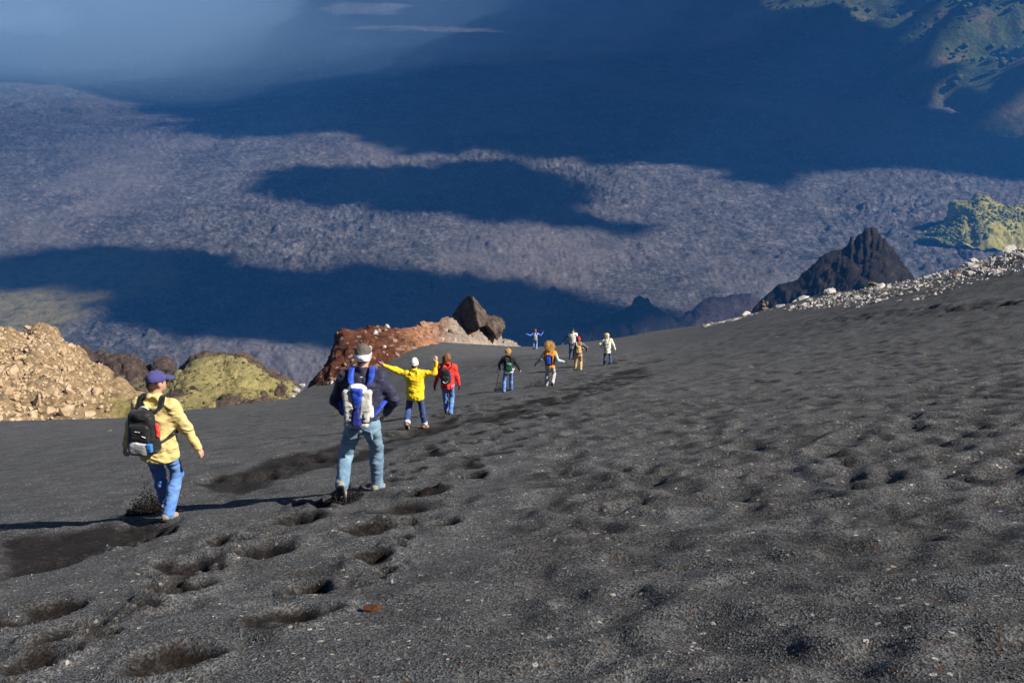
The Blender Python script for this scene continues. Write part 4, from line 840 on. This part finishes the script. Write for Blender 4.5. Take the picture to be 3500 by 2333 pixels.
# --- carried things, meshed in the wearer's frame
class Pack:
    def __init__(s, fr, name, label, cat, w, d, hgt, up=.0, tilt=0, off=0.0, sx=0):
        s.fr = fr; f = fr; sc_ = f['s']; s.u = f['ax']; s.r = f['rgt']; s.b = -f['fwd']; s.w, s.d, s.h = w*sc_, d*sc_, hgt*sc_
        surf = .118*sc_*f['bk']+.012
        s.c = f['chest']-s.u*(.22-up)*sc_+s.b*(surf+s.d+off)+s.r*sx*sc_; s.M = np.stack([s.r, s.b, s.u], -1); s.org = s.c-s.u*s.h
        R_ = np.array(Matrix.Rotation(-f['heading'], 3, 'Z')); s.root = link(name, None, None, label, cat); s.root.location = f['loc']+R_@s.org; s.root.rotation_euler = (0, 0, -f['heading']); s.root.empty_display_size = .1
        s.R = s.root
    def p(s, x, y, z): return s.c+s.r*x*s.w+s.b*y*s.d+s.u*z*s.h          # -1..1 box coordinates of the bag
    def add(s, name, sd, mat, parent=None, **k): return part(name, sd, parent or s.R, mat, s.org, **k)
    def strap(s, mat, x=.62, wd=.026, top=.85, bot=-.75, name='strap'):
        f = s.fr; sc_ = f['s']; T = .125*sc_*f['bk']
        for q in (-1, 1):
            S_ = f['chest']+s.r*q*.105*sc_
            pts = [s.p(q*x*.75, -.85, top), S_+s.b*(T*.92)-s.u*.015, S_+s.b*.03+s.u*.078*sc_*f['bk'], S_-s.b*(T*.85)-s.u*.02, S_-s.b*(T+.012)-s.u*.16*sc_+s.r*q*.03, f['chest']+s.r*q*.205*sc_*f['bk']-s.u*.26*sc_-s.b*.03, s.p(q*x*1.15, -.9, bot)]
            s.add(name, tube(spline(pts, 30), wd*sc_, 8, .28, up=s.b*.2+s.u*.98), mat)
# ------------------------------------------------------------------ the walkers
RB = clothmat('black_nylon', (.012, .012, .013), .3, .6); NAVY = clothmat('navy_nylon', (.020, .020, .045), .25, .6); BLUE = clothmat('blue_nylon', (.02, .06, .42), .2, .55)
WHITE = clothmat('white_cloth', (.72, .70, .66), .1); CREAM = clothmat('cream_nylon', (.46, .445, .39), .12, .6)
TAN = clothmat('tan_jacket', (.58, .45, .18), .2, .75); YEL = clothmat('yellow_jacket', (.86, .58, .015), .12, .6); RED = clothmat('red_jacket', (.72, .035, .02), .15, .6)
JEAN = clothmat('jeans', (.06, .16, .42), .3, .9, .5, 60, .1, (.24, .38, .66)); JEANP = clothmat('pale_jeans', (.095, .165, .24), .25, .9, .5, 60, .1, (.30, .42, .52)); JEAND = clothmat('dark_jeans', (.025, .045, .13), .3, .9, .4, 60, .1, (.07, .13, .32))
HB = clothmat('brown_hair', (.06, .03, .015), .4, .6); HG = clothmat('grey_hair', (.085, .072, .058), .5, .7); HBL = clothmat('blond_hair', (.62, .36, .10), .35, .55); HGO = clothmat('pale_blond_hair', (.72, .58, .30), .25, .55); HRD = clothmat('auburn_hair', (.20, .075, .03), .35, .55)
BOOT = clothmat('brown_boot', (.33, .17, .06), .25, .8); BOOTG = clothmat('grey_shoe', (.26, .23, .19), .25, .8); BOOTK = clothmat('dark_boot', (.03, .024, .02), .3, .8)
sl_ = rad(-25)                                       # feet follow the slope
# man in the tan jacket
f = person(573, 1764, 1.75, rad(6), 'man in a tan jacket, dark blue cap and blue jeans, nearest on the left', dict(h=.0105, hb=.007, c=1, lean=.05, side=.02, pelvis_x=.04, pelvis=.93, yaw=rad(-38), tilt=rad(-6), handL=(-.38, .02, .80), handR=(.47, .06, .83),
    elbL=(-.7, -.6, 0), elbR=(.7, -.6, 0), curlL=.7, curlR=.7, footL=(-.09, .20, -.03, sl_, -.15), footR=(.09, -.14, 0, sl_, .2), trousers=dict(mat=JEAN, hem=.070), shoe=BOOTG, jacket=dict(mat=TAN, hood=True, hem=.17, hemw=.222, bulk=1.1, cuffr=.056), hat='cap', hatmat=clothmat('blue_cap', (.055, .05, .17), .2), hair='nape', hairmat=HB))
p = Pack(f, 'backpack', 'black backpack with a grey mesh pocket on the man in the tan jacket', 'backpack', .155, .085, .235, up=-.03, sx=-.045)
b = p.add('main_bag', Sd(.009).box(p.c, (p.w, p.d, p.h), p.M, .07, taper=.16), RB, amp=.007, freq=9)
p.add('top_lid', Sd(.009).orb(p.p(0, .15, .80), (p.w*.80, p.d*.95, p.h*.28), p.M), RB, amp=.004, freq=12); p.add('grab_handle', tube(spline([p.p(-.35, -.6, .98), p.p(0, -.5, 1.12), p.p(.35, -.6, .98)], 10), .011), clothmat('grey_trim', (.45, .43, .40), .1))
p.add('front_pocket', Sd(.008).box(p.p(0, .95, .05), (p.w*.72, p.d*.45, p.h*.45), p.M, .045), RB, amp=.005, freq=11)
mp = p.add('mesh_pocket', Sd(.008).box(p.p(-.12, 1.05, -.68), (p.w*.70, p.d*.62, p.h*.30), p.M, .05), clothmat('grey_mesh', (.16, .16, .165), .5, .8)); p.add('white_cloth', Sd(.008).orb(p.p(-.10, 1.02, -.40), (p.w*.60, p.d*.45, p.h*.14), p.M), WHITE, mp, amp=.008, freq=14)
p.add('blue_patch', Sd(.006).box(p.p(.68, .98, -.58), (p.w*.18, p.d*.5, p.h*.20), p.M, .012), clothmat('blue_label', (.03, .16, .45), .3)); p.add('red_bottle', Sd(.008).cap(p.p(1.08, .2, -.1), p.p(1.0, .1, .38), .026, .022), clothmat('red_bottle', (.70, .05, .04), .2, .4))
p.add('logo', Sd(.004).box(p.p(-.05, 1.36, .20), (.030, .004, .007), p.M, .003), WHITE); p.add('buckle_tab', Sd(.004).box(p.p(.38, 1.42, -.02), (.022, .004, .006), p.M@rotm(0, 0, .3), .003), WHITE)
p.strap(RB, .62, .034); p.add('hip_belt', tube(spline([p.p(.9, -.6, -.62), f['pel']+f['rgt']*.22*f['s']+f['ax']*.17, f['pel']+f['fwd']*.16+f['ax']*.16], 14), .020, 8, .3), RB)

# man in the navy jacket
f = person(1248, 1692, 1.76, rad(2), 'man in a navy jacket, white headband and pale blue jeans in the left foreground', dict(h=.0105, hb=.007, c=1, lean=.15, pelvis_x=.03, side=.01, pelvis=.87, yaw=rad(-14), tilt=rad(-4), handL=(-.20, .24, .86), handR=(.25, .22, .88), elbL=(-.8, -.6, 0), elbR=(1, -.40, 0), curlL=.3, curlR=.3,
    footL=(-.155, -.38, .13, rad(-72), 0), footR=(.11, .16, 0, sl_, .35), trousers=dict(mat=JEANP, hem=.074, fit=1.08), shoe=BOOTG, pockets=True, jacket=dict(mat=NAVY, hem=-.02, hemw=.19, bulk=1.15), hat='headband', hatmat=WHITE, hair='short', hairmat=HG, hscale=1.02))
p = Pack(f, 'backpack', 'blue and cream daypack on the man in the navy jacket', 'backpack', .138, .075, .218, up=-.05, sx=-.01)
p.add('main_bag', Sd(.009).box(p.c, (p.w*.96, p.d*.95, p.h*.96), p.M, .07, taper=.16), NAVY)
for q in (-1, 1): p.add('side_panel', Sd(.008).box(p.p(q*.60, .18, -.05), (p.w*.44, p.d*.86, p.h*.80), p.M@rotm(0, 0, q*.10), .035, taper=.1), CREAM, amp=.006, freq=10)
p.add('top_panel', Sd(.008).orb(p.p(0, .3, .72), (p.w*.74, p.d*.80, p.h*.30), p.M), WHITE); p.add('center_panel', Sd(.008).box(p.p(0, .62, .32), (p.w*.38, p.d*.66, p.h*.54), p.M, .03, taper=-.40), BLUE, amp=.004, freq=10)
p.add('lower_panel', Sd(.008).box(p.p(0, .66, -.55), (p.w*.33, p.d*.62, p.h*.46), p.M, .03, taper=.3), clothmat('deep_blue_nylon', (.015, .02, .16), .2, .6)); p.add('base_panel', Sd(.008).box(p.p(0, .1, -.95), (p.w*.85, p.d*.8, p.h*.14), p.M, .03), CREAM)
p.add('buckle', Sd(.005).box(p.p(0, 1.33, -.08), (.022, .008, .014), p.M, .006), RB); p.add('bottle', Sd(.008).cap(p.p(1.02, .3, -.5), p.p(1.0, .25, -.12), .030, .026), WHITE)
p.strap(BLUE, .72, .032)
p.add('jacket_tag', Sd(.004).box(f['neck']-f['fwd']*.092*f['s']-f['ax']*.055, (.016, .006, .005), p.M, .003), WHITE)

# walker in yellow, arms up
f = person(1424, 1459, 1.62, rad(4), 'walker in a bright yellow jacket and white beanie with both arms raised', dict(h=.014, c=1, lean=.05, pelvis=.92, yaw=rad(-8), handL=(-.70, .08, 1.56), handR=(.50, .05, 1.70), elbL=(0, -.2, -1), elbR=(.6, -.2, -.8), curlL=.5, curlR=.9, palmL=(.2, 1, .2), palmR=(-.8, .5, 0),
    footL=(-.14, -.32, .07, rad(-60), 0), footR=(.16, .10, 0, sl_, .5), trousers=dict(mat=JEAND, hem=.072, cuff=clothmat('pale_cuff', (.50, .52, .55), .15)), shoe=BOOT, jacket=dict(mat=YEL, hood=True, hem=.16, hemw=.22, bulk=1.18, cuffr=.05), hat='beanie', hatmat=WHITE, foldmat=WHITE, hair='nape', hairmat=HB, hscale=1.06))
part('beanie_badge', Sd(.005).orb(f['hc']+f['HM']@np.array([-.055, -.088, .055]), (.022, .014, .030)), f['root'], clothmat('grey_print', (.14, .14, .16), .3))
# walker in red
f = person(1533, 1414, 1.64, rad(2), 'walker in a red jacket with auburn hair, right of the one in yellow', dict(h=.015, c=1, lean=.07, pelvis=.92, yaw=rad(-25), handL=(-.36, .02, .78), handR=(.30, .10, .80), elbL=(-.8, -.5, 0), elbR=(.7, -.7, 0), glove=RB, footL=(-.06, .14, -.02, sl_, 0), footR=(.06, -.10, -.02, sl_, .1), trousers=dict(mat=JEAN, hem=.07, fit=.98),
    shoe=BOOTK, jacket=dict(mat=RED, hood=True, hem=.14, hemw=.19, bulk=1.05), hair='long', hairmat=HRD, lockout=.12, lockw=.8, locks=(330, .10, .18, (-.3, -.2, -1.0))))
p = Pack(f, 'backpack', 'black backpack on the walker in the red jacket', 'backpack', .125, .08, .20, up=-.02, sx=-.02)
p.add('main_bag', Sd(.011).box(p.c, (p.w, p.d, p.h), p.M, .065, taper=.14), RB, amp=.006, freq=9); p.add('front_pocket', Sd(.010).box(p.p(0, .9, -.35), (p.w*.75, p.d*.5, p.h*.5), p.M, .04), RB); p.add('reflective_strip', tube(spline([p.p(-.55, 1.42, -.50), p.p(0, 1.5, -.70), p.p(.45, 1.42, -.46)], 10), .009, 6, .5), WHITE)
p.add('purple_bottle', Sd(.010).cap(p.p(1.05, .1, -.1), p.p(1.0, .1, .25), .022), clothmat('purple_bottle', (.16, .05, .55), .2, .4)); p.strap(RB, .6, .026)
# walker in black with a pole
f = person(1738, 1334, 1.64, rad(-4), 'walker in a black jacket with short blond hair and a walking pole', dict(h=.016, c=1, lean=.05, pelvis=.915, yaw=rad(-10), handL=(-.33, .16, .92), handR=(.46, .02, .84), elbL=(-.9, -.6, -.2), elbR=(.8, -.4, 0), curlL=1.1, footL=(-.17, -.12, -.03, sl_, 0), footR=(.10, .12, -.02, sl_, .1), trousers=dict(mat=JEAN, hem=.075, fit=1.0), shoe=BOOTK,
    jacket=dict(mat=RB, hood=True, hem=.06, hemw=.18, bulk=1.08), hair='short', hairmat=HBL, lockout=.3, locks=(420, .05, .4, (-.2, 0, -.2)), lockw=.6))
fw = f; p = Pack(f, 'backpack', 'dark green backpack on the walker with the pole', 'backpack', .13, .085, .17, up=-.09)
p.add('main_bag', Sd(.012).box(p.c, (p.w, p.d, p.h), p.M, .06, taper=.12), clothmat('green_nylon', (.012, .07, .045), .5, .5), amp=.008, freq=9); p.add('lid', Sd(.011).orb(p.p(0, .4, .7), (p.w*.8, p.d*.8, p.h*.35), p.M), clothmat('pale_green_nylon', (.06, .16, .11), .4, .5)); p.add('bottle', Sd(.011).cap(p.p(1.1, .1, -.9), p.p(1.1, .1, -.45), .026), WHITE); p.strap(RB, .6, .024)
p = Pack(f, 'waist_bag', 'white waist bag below the dark green backpack', 'bag', .16, .06, .042, up=-.30)
p.add('pouch', Sd(.011).box(p.c, (p.w, p.d, p.h), p.M, .035), WHITE); p.add('belt', tube(spline([p.p(.9, -.4, .2), f['pel']+f['rgt']*.2+f['ax']*.06, f['pel']+f['fwd']*.15+f['ax']*.06, f['pel']-f['rgt']*.2+f['ax']*.06, p.p(-.9, -.4, .2)], 20), .018, 6, .4), clothmat('grey_trim', (.45, .43, .40), .1))
hd = f['J']['wrL']+nv(f['J']['wrL']-f['J']['elL'])*.07; R_ = np.array(Matrix.Rotation(-f['heading'], 3, 'Z')); hw_ = f['loc']+R_@hd
tip = np.array([hw_[0]-.17, hw_[1]-.10, 0]); tip[2] = ground(tip[0], tip[1])-.02; pole = link('walking_pole', None, None, 'thin black walking pole held by the walker in black', 'pole'); pole.location = tip
vv = hw_-tip; vv = vv/np.linalg.norm(vv); L_ = np.linalg.norm(hw_-tip)
link('shaft', np_mesh('shaft', *tube([vv*.0, vv*(L_-.02)], .009, 8), clothmat('pole_metal', (.03, .03, .035), .2, .35)), pole); link('grip', np_mesh('grip', *tube([vv*(L_-.05), vv*(L_+.09)], .017, 8), RB), pole); link('basket', np_mesh('basket', *tube([vv*.07, vv*.08], .035, 10), RB), pole); link('grip_strap', np_mesh('grip_strap', *tube(spline([vv*(L_+.07), vv*(L_-.02)+np.array([-.07, 0, -.02]), vv*(L_-.10)+np.array([-.09, 0, -.06])], 8), .008, 6), RB), pole)
# walker in orange
f = person(1878, 1319, 1.66, rad(6), 'walker in an orange jacket with grey sleeves and wild windblown blond hair', dict(h=.015, c=1, lean=.08, pelvis=.88, yaw=rad(5), handL=(-.50, .05, .92), handR=(.52, .02, 1.04), elbL=(-.3, -.8, -.4), elbR=(.2, -.8, -.8), glove=RB, footL=(-.12, .12, 0, sl_, 0), footR=(.12, -.28, .08, rad(-60), 0),
    trousers=dict(mat=clothmat('grey_trousers', (.30, .29, .29), .3, .85, .4, 60, .1, (.62, .61, .60)), hem=.078, fit=1.0), shoe=BOOTG, jacket=dict(mat=clothmat('orange_jacket', (.85, .27, .01), .15, .6), sleeve=clothmat('grey_sleeve', (.30, .37, .38), .2, .65), hem=.10, hemw=.2, bulk=1.12), hair='long', hairmat=HBL, lockout=.55, locks=(1000, .145, .45, (-.6, -.1, -.05)), lockw=.6))
p = Pack(f, 'backpack', 'blue backpack with a dark edge on the walker in orange', 'backpack', .135, .085, .215, up=-.02, sx=-.03)
p.add('main_bag', Sd(.012).box(p.c, (p.w, p.d, p.h), p.M, .075, taper=.12), clothmat('cobalt_nylon', (.012, .028, .20), .4, .5), amp=.008, freq=9); p.add('front_pocket', Sd(.011).box(p.p(-.1, .9, -.1), (p.w*.68, p.d*.5, p.h*.68), p.M, .05), clothmat('royal_nylon', (.02, .05, .34), .4, .5), amp=.005); p.add('edge_panel', Sd(.011).box(p.p(.85, .1, -.05), (p.w*.2, p.d*.9, p.h*.85), p.M, .025), RB); p.strap(clothmat('orange_strap', (.80, .30, .02), .2), .6, .026)
# walker in grey with red hat
f = person(1975, 1266, 1.62, rad(2), 'walker in a red beanie, grey jacket and tan trousers', dict(h=.017, c=1, lean=.12, pelvis=.88, yaw=rad(-10), handL=(-.42, .04, .92), handR=(.40, .06, 1.0), elbL=(-.5, -.7, -.3), elbR=(.8, -.6, 0), footL=(-.13, .02, -.08, sl_, 0), footR=(.12, -.12, -.06, sl_, .1), trousers=dict(mat=clothmat('tan_trousers', (.42, .27, .11), .3, .9, .4, 60, .1, (.66, .47, .24)), hem=.085, fit=1.1), shoe=BOOTK,
    jacket=dict(mat=clothmat('grey_jacket', (.11, .11, .115), .3, .7), hem=.05, hemw=.19, bulk=1.15), hat='beanie', hatmat=clothmat('red_wool', (.72, .03, .03), .2, .9), hair='nape', hairmat=HB))
p = Pack(f, 'rucksack', 'tan drawstring rucksack on the walker in the red beanie', 'backpack', .13, .085, .185, up=-.05)
TNB = clothmat('tan_canvas', (.58, .36, .12), .35, .85); p.add('main_bag', Sd(.013).box(p.c, (p.w, p.d, p.h), p.M, .07, taper=.16), TNB, amp=.010, freq=9); p.add('lid', Sd(.012).orb(p.p(0, .3, .78), (p.w*.8, p.d*.9, p.h*.3), p.M), TNB, amp=.006); p.add('drawstring', tube(spline([p.p(-.3, 1.0, .5), p.p(.1, 1.15, .1), p.p(-.1, 1.12, -.3), p.p(.3, 1.1, -.7)], 12), .013, 6, .5), CREAM); p.strap(TNB, .6, .026)
# woman in white coat
f = person(2073, 1247, 1.62, rad(-3), 'walker in a long white coat with pale blond hair, rightmost of the group', dict(h=.017, c=1, lean=.06, pelvis=.92, yaw=rad(20), handL=(-.28, .18, .98), handR=(.40, .03, .88), elbL=(-.9, -.5, 0), elbR=(.8, -.5, 0), footL=(-.10, .02, -.06, sl_, 0), footR=(.14, -.30, .06, rad(-40), .2), trousers=dict(mat=JEAND, hem=.068, fit=.95), shoe=BOOTK,
    jacket=dict(mat=clothmat('white_coat', (.70, .68, .54), .1, .7), hood=True, hem=.22, hemw=.19, bulk=1.05), hair='long', hairmat=HGO, lockout=.15, lockw=.7, locks=(420, .12, .18, (-.5, -.2, -.8))))
p = Pack(f, 'backpack', 'small pale grey backpack on the walker in the white coat', 'backpack', .125, .07, .145, up=-.03, sx=-.05)
p.add('main_bag', Sd(.012).box(p.c, (p.w, p.d, p.h), p.M, .06, taper=.14), clothmat('grey_nylon', (.30, .29, .28), .2, .6)); p.add('front_pocket', Sd(.011).box(p.p(0, .9, -.3), (p.w*.8, p.d*.5, p.h*.55), p.M, .04), CREAM); p.add('zip_band', tube(spline([p.p(-.7, 1.25, .35), p.p(0, 1.3, .42), p.p(.7, 1.25, .35)], 8), .012, 6, .6), RB); p.strap(clothmat('grey_strap', (.2, .2, .2), .2), .6, .024)
# far walker in blue, arms spread
f = person(1829, 1193, 1.72, rad(0), 'tiny far walker in a blue and white jacket and red hat with arms spread wide', dict(h=.024, hb=.018, c=1, lean=.03, pelvis=.93, handL=(-.66, -.02, 1.38), handR=(.60, -.02, 1.50), elbL=(0, -.4, -1), elbR=(.2, -.4, -1), footL=(-.13, .06, 0, sl_, 0), footR=(.10, -.10, 0, sl_, 0), trousers=dict(mat=clothmat('white_blue_trousers', (.10, .16, .42), .3, .9, .4, 60, .1, (.6, .66, .75), 4), hem=.075), shoe=BOOTK,
    jacket=dict(mat=clothmat('pale_blue_jacket', (.22, .32, .72), .3, .6), sleeve=clothmat('royal_sleeve', (.10, .18, .75), .3, .6), hem=.08, hemw=.18, bulk=1.1), hat='beanie', hatmat=clothmat('red_wool', (.72, .03, .03), .2, .9), hair='nape', hairmat=HB, hscale=1.1))
p = Pack(f, 'backpack', 'small yellowish backpack on the far walker with arms spread', 'backpack', .12, .07, .19, up=-.03); p.add('main_bag', Sd(.018).box(p.c, (p.w, p.d, p.h), p.M, .06, taper=.12), clothmat('khaki_nylon', (.40, .37, .17), .2, .6)); p.strap(RB, .6, .026)
# man facing uphill in a pale vest
f = person(1955, 1226, 1.74, rad(180), 'man facing the camera in a pale vest behind the walker in the red beanie', dict(h=.020, hb=.012, c=1, lean=.02, pelvis=.94, yaw=rad(-10), handL=(-.34, .06, .82), handR=(.50, .06, .94), elbL=(-.9, -.5, 0), elbR=(.9, -.4, 0), glove=None, footL=(-.10, -.06, 0, rad(20), 0), footR=(.10, .08, 0, rad(20), 0), trousers=dict(mat=JEAND, hem=.072), shoe=BOOTK,
    jacket=dict(mat=clothmat('pale_vest', (.66, .63, .56), .15, .7), sleeve=NAVY, hem=.08, hemw=.19, bulk=1.08), hat='beanie', hatmat=RB, hair='short', hairmat=HB))
# ------------------------------------------------------------------ pale rubble along the skyline on the right
rub = [rock_mesh('skyline_rock_%d' % i, 200+i, rockmat('rubble_pale', [(.34, .31, .28), (.54, .50, .46), (.72, .70, .67)], 2.5, 6, .8, .05) if i % 4 else rockmat('rubble_brown', [(.10, .075, .06), (.19, .145, .115), (.28, .22, .18)], 2.5, 6, .8, .05), 18, 1) for i in range(10)]
def sky_y(px): return float(np.interp(px*PS*2352/1024/1.0, [1620,1700,1900,2100,2352,2650], [743,727,676,638,566,480]))*D2S
def put_rock(px, py, w_px, me, name, label, cat='rock', group=None, flat=.7):
    p = on_ground(px, py); d = float(p@_F); s = w_px*PS/FPX*d*.62
    o = link(name, me, None, label, cat, group); o.location = (p[0], p[1], p[2]+s*flat*.25); o.scale = (s*random.uniform(.9, 1.5), s*random.uniform(.6, 1), s*flat*random.uniform(.6, 1.2)); o.rotation_euler = (random.uniform(-.3, .3), random.uniform(-.5, .2), random.gauss(0, .6)); return o
big = [(2745,1022,42,'rounded pale boulder standing alone on the right skyline'),(2722,1030,22,'white block just left of the rounded boulder on the right skyline'),(2838,975,52,'broad flat white slab at the head of the skyline rubble'),(2825,1000,36,'low white rock under the broad flat slab on the skyline'),(2990,952,36,'dark-faced grey boulder on the right skyline crest'),(3003,985,34,'white hooked rock in the middle of the skyline rubble'),
       (3350,933,22,'upright white stone alone below the right rubble'),(3330,895,36,'grey-topped block near the right end of the rubble'),(3345,905,30,'dark boulder beside the grey-topped block'),(3450,846,52,'large grey-white boulder on the skyline near the right edge'),(3490,880,50,'large white boulder cut by the right picture edge'),(2550,1078,34,'white pointed stone at the lower left end of the skyline rubble'),(2650,1012,10,'unused')][:12]
for i, (x, y, w_, lb) in enumerate(big): put_rock(x, y, w_, rock_mesh('skyline_boulder', 240+i, rockmat('rubble_pale', []) if i not in (4, 8) else rockmat('rubble_brown', []), 20, 2), 'skyline_boulder', lb, flat=.95 if i in (0, 6, 11) else .75)
n = 0
while n < 290:
    t = random.random(); px = 2410+t*1110; th = 8+62*sstep(.2, .6, t); dy = random.random()**1.1*th
    py = sky_y(px)+4+dy
    put_rock(px, py, 6+18*random.random()**2.2+16*(random.random() < .1), random.choice(rub), 'rubble_stone', 'pale angular stone in the rubble strewn along the right skyline', group='skyline rubble stones', flat=random.choice((.3, .4, .5, .7))); n += 1
nn = 2200; tt_ = rng.random(nn); pxs = 2400+tt_*1120; dys = (6+70*sstep(.15, .6, tt_))*rng.random(nn)**1.3; pts_ = np.array([on_ground(x, sky_y(x)+3+d) for x, d in zip(pxs, dys)])
scatter('rubble_chips', chips, pts_, .02+.10*rng.random(nn)**2.5, rockmat('rubble_pale', []), None, 'stuff', 'small pale chips of stone between the skyline rocks', 'rubble')
# a small stack of brown stones on that skyline
cp = on_ground(2613, 1052); cs0 = float(cp@_F)*PS/FPX; cairn = link('rock_stump', None, None, 'small brown rock stump standing on the right skyline left of the boulders', 'rock'); cairn.location = cp
for i, (dx, z, wd, hh) in enumerate(((0, 8, 34, 22), (-6, 22, 22, 20), (5, 26, 14, 26), (-8, 34, 12, 16))):
    o = link('stone', rock_mesh('stump_stone', 280+i, rockmat('rubble_brown', []), 18, 1), cairn); o.location = (dx*cs0, 0, z*cs0); o.scale = (wd*.5*cs0, wd*.5*cs0, hh*.6*cs0)
# single stones lying on the ash, each seen in the photograph
for i, (x, y, w_, lb, mt) in enumerate(((1270,2080,50,'tuft-like rusty brown cinder clod in the lower middle foreground','orange'),(2152,1325,26,'small brown stone on the ash right of the walkers','brown'),(2105,1338,16,'dark pebble just left of the small brown stone','brown'),(2072,1508,20,'small dark stone alone in the middle of the slope','brown'),
        (985,2185,22,'little pinkish pebble in the bottom left foreground','pale'),(1340,1986,14,'white pebble above the rusty clod','pale'),(375,1473,14,'dark pebble on the smooth ash left of the tan jacket','brown'),(3150,1212,22,'dark stone on the right-hand slope','brown'),(735,1930,18,'dark cinder on the bare ash between footprints','brown'),(2495,1912,10,'white pebble in the right foreground','pale'))):
    m = {'orange': rockmat('rusty_clod', [(.07, .03, .018), (.16, .065, .03), (.26, .12, .06)], 8, 30, .9, .02), 'brown': rockmat('rubble_brown', []), 'pale': rockmat('rubble_pale', [])}[mt]
    put_rock(x, y, w_, rock_mesh('loose_stone', 300+i, m, 20, 2), 'loose_stone', lb, flat=.75)

# ------------------------------------------------------------------ lapilli: loose gravel on the near ash
lap = [rock_mesh('lapillus', 400+i, None, 9) for i in range(6)]
def dist_at(x, y):
    r = math.hypot(x, y-OY); p = math.atan2(x, y-OY); return DIST[min(np.searchsorted(rr, r), NR-1), min(np.searchsorted(ph, p), NC-1)]
def lapilli(name, n, y0, y1, smin, smax, mat, label, bias=1.6, wide=.62):
    y = y0+(y1-y0)*rng.random(n)**bias; x = (rng.random(n)*2-1)*(wide*y+1.0)
    m = np.array([dist_at(a, b) for a, b in zip(x, y)]) < .35; x, y = x[m], y[m]; n = len(x); z = np.array([ground(a, b) for a, b in zip(x, y)]); s_ = smin+(smax-smin)*rng.random(n)**3
    return scatter(name, lap, np.c_[x, y, z+s_*.3], s_, mat, None, 'stuff', label, 'gravel')
a = NT('lapilli_grey'); gcol = a.ramp(a.voro(a.pos, 40, out='Color'), [(.2, (.028, .028, .029)), (.5, (.09, .089, .087)), (.8, (.155, .155, .155))]); LG = a.done(gcol, .9, None, .2)
lapilli('ash_gravel', 30000, 1.8, 11, .003, .011, LG, 'dark grey lapilli gravel scattered over the near ash')
lapilli('pale_gravel', 260, 2, 26, .003, .013, rockmat('pale_grit', [(.32, .29, .26), (.5, .46, .42)], 20), 'sparse pale grit flecking the ash')
lapilli('rust_gravel', 800, 2, 12, .004, .014, rockmat('rust_grit', [(.07, .042, .03), (.12, .075, .055)], 20), 'rust-brown cinder grit among the dark ash')
# ash thrown up by the walkers' boots
KM = NT('kicked_ash').done((.012, .010, .009), .95)
def kick(px, py, n, rx, rz, label, ry=.25, sk=-.4):
    g = on_ground(px, py); u = rng.random(n)**.6; th_ = rng.random(n)*math.pi*2
    x = g[0]+rx*u*np.cos(th_)+sk*rx*.5; y = g[1]+ry*u*np.sin(th_); hgt = rz*np.abs(rng.normal(size=n))*np.clip(1.1-u, .1, 1); z = np.array([ground(a, b) for a, b in zip(x, y)])+hgt*.8
    scatter('kicked_ash', lap, np.c_[x, y, z], .006+.014*rng.random(n)**2, KM, None, 'stuff', label, 'ash')
kick(535, 1745, 2600, .30, .22, 'spray of black ash kicked up round the left boot of the man in the tan jacket'); kick(1716, 1330, 900, .28, .30, 'spray of black ash at the boot of the walker in black'); kick(1850, 1318, 1000, .55, .40, 'thin spray of black ash behind the walker in orange'); kick(2092, 1240, 500, .25, .25, 'spray of black ash at the boots of the walker in the white coat', sk=.2); kick(1195, 1710, 900, .2, .12, 'black ash falling from the raised boot of the man in navy')

# ------------------------------------------------------------------ mist drifting over the far left of the valley
def mist(name, c, r, dens, label, seed, amp=.35, freq=1.6, sub=5):
    bm = bmesh.new(); bmesh.ops.create_icosphere(bm, subdivisions=sub, radius=1); co = np.array([v.co for v in bm.verts]); q = fbm3(co+seed*5, freq, 4, 980+seed, .55)
    V = co*(1+amp*q)[:, None]*np.asarray(r); F_ = np.array([[v.index for v in f.verts] for f in bm.faces]); bm.free()
    m = bpy.data.materials.new(name); m.use_nodes = True; t = m.node_tree; t.nodes.clear(); o_ = t.nodes.new('ShaderNodeOutputMaterial'); v_ = t.nodes.new('ShaderNodeVolumePrincipled')
    v_.inputs['Color'].default_value = (.46, .70, 1, 1); v_.inputs['Density'].default_value = dens; t.links.new(v_.outputs[0], o_.inputs['Volume'])
    return link(name, np_mesh(name, V, F_, m), None, label, 'mist', None, 'stuff', c)
for i, (x, y, d, r, q) in enumerate(((150, 40, 2300, (620, 420, 150), 4.4e-4), (480, -20, 2500, (980, 460, 220), 4.2e-4), (250, 120, 2150, (600, 380, 120), 2.6e-4), (800, -60, 2700, (1250, 500, 260), 2.4e-4), (1150, -50, 2150, (1250, 350, 150), 1.5e-4))):
    mist('mist_bank', at(x, y, d), r, q, ('pale mist bank in the top left of the valley', 'wide mist layer behind the pale bank at the top left', 'low mist veil hanging under the top left bank', 'thin mist layer reaching towards the top middle', 'faint veil of mist along the top middle edge')[i], 1+i, .5, 1.3)
mist('mist_wisp', at(110, 75, 2000), (95, 60, 26), 2.2e-3, 'white wisp of cloud at the top left', 2, .8, 2.4)
mist('mist_wisp', at(60, 20, 2050), (80, 60, 40), 1.6e-3, 'second white wisp touching the top left corner', 3, .8, 2.2)
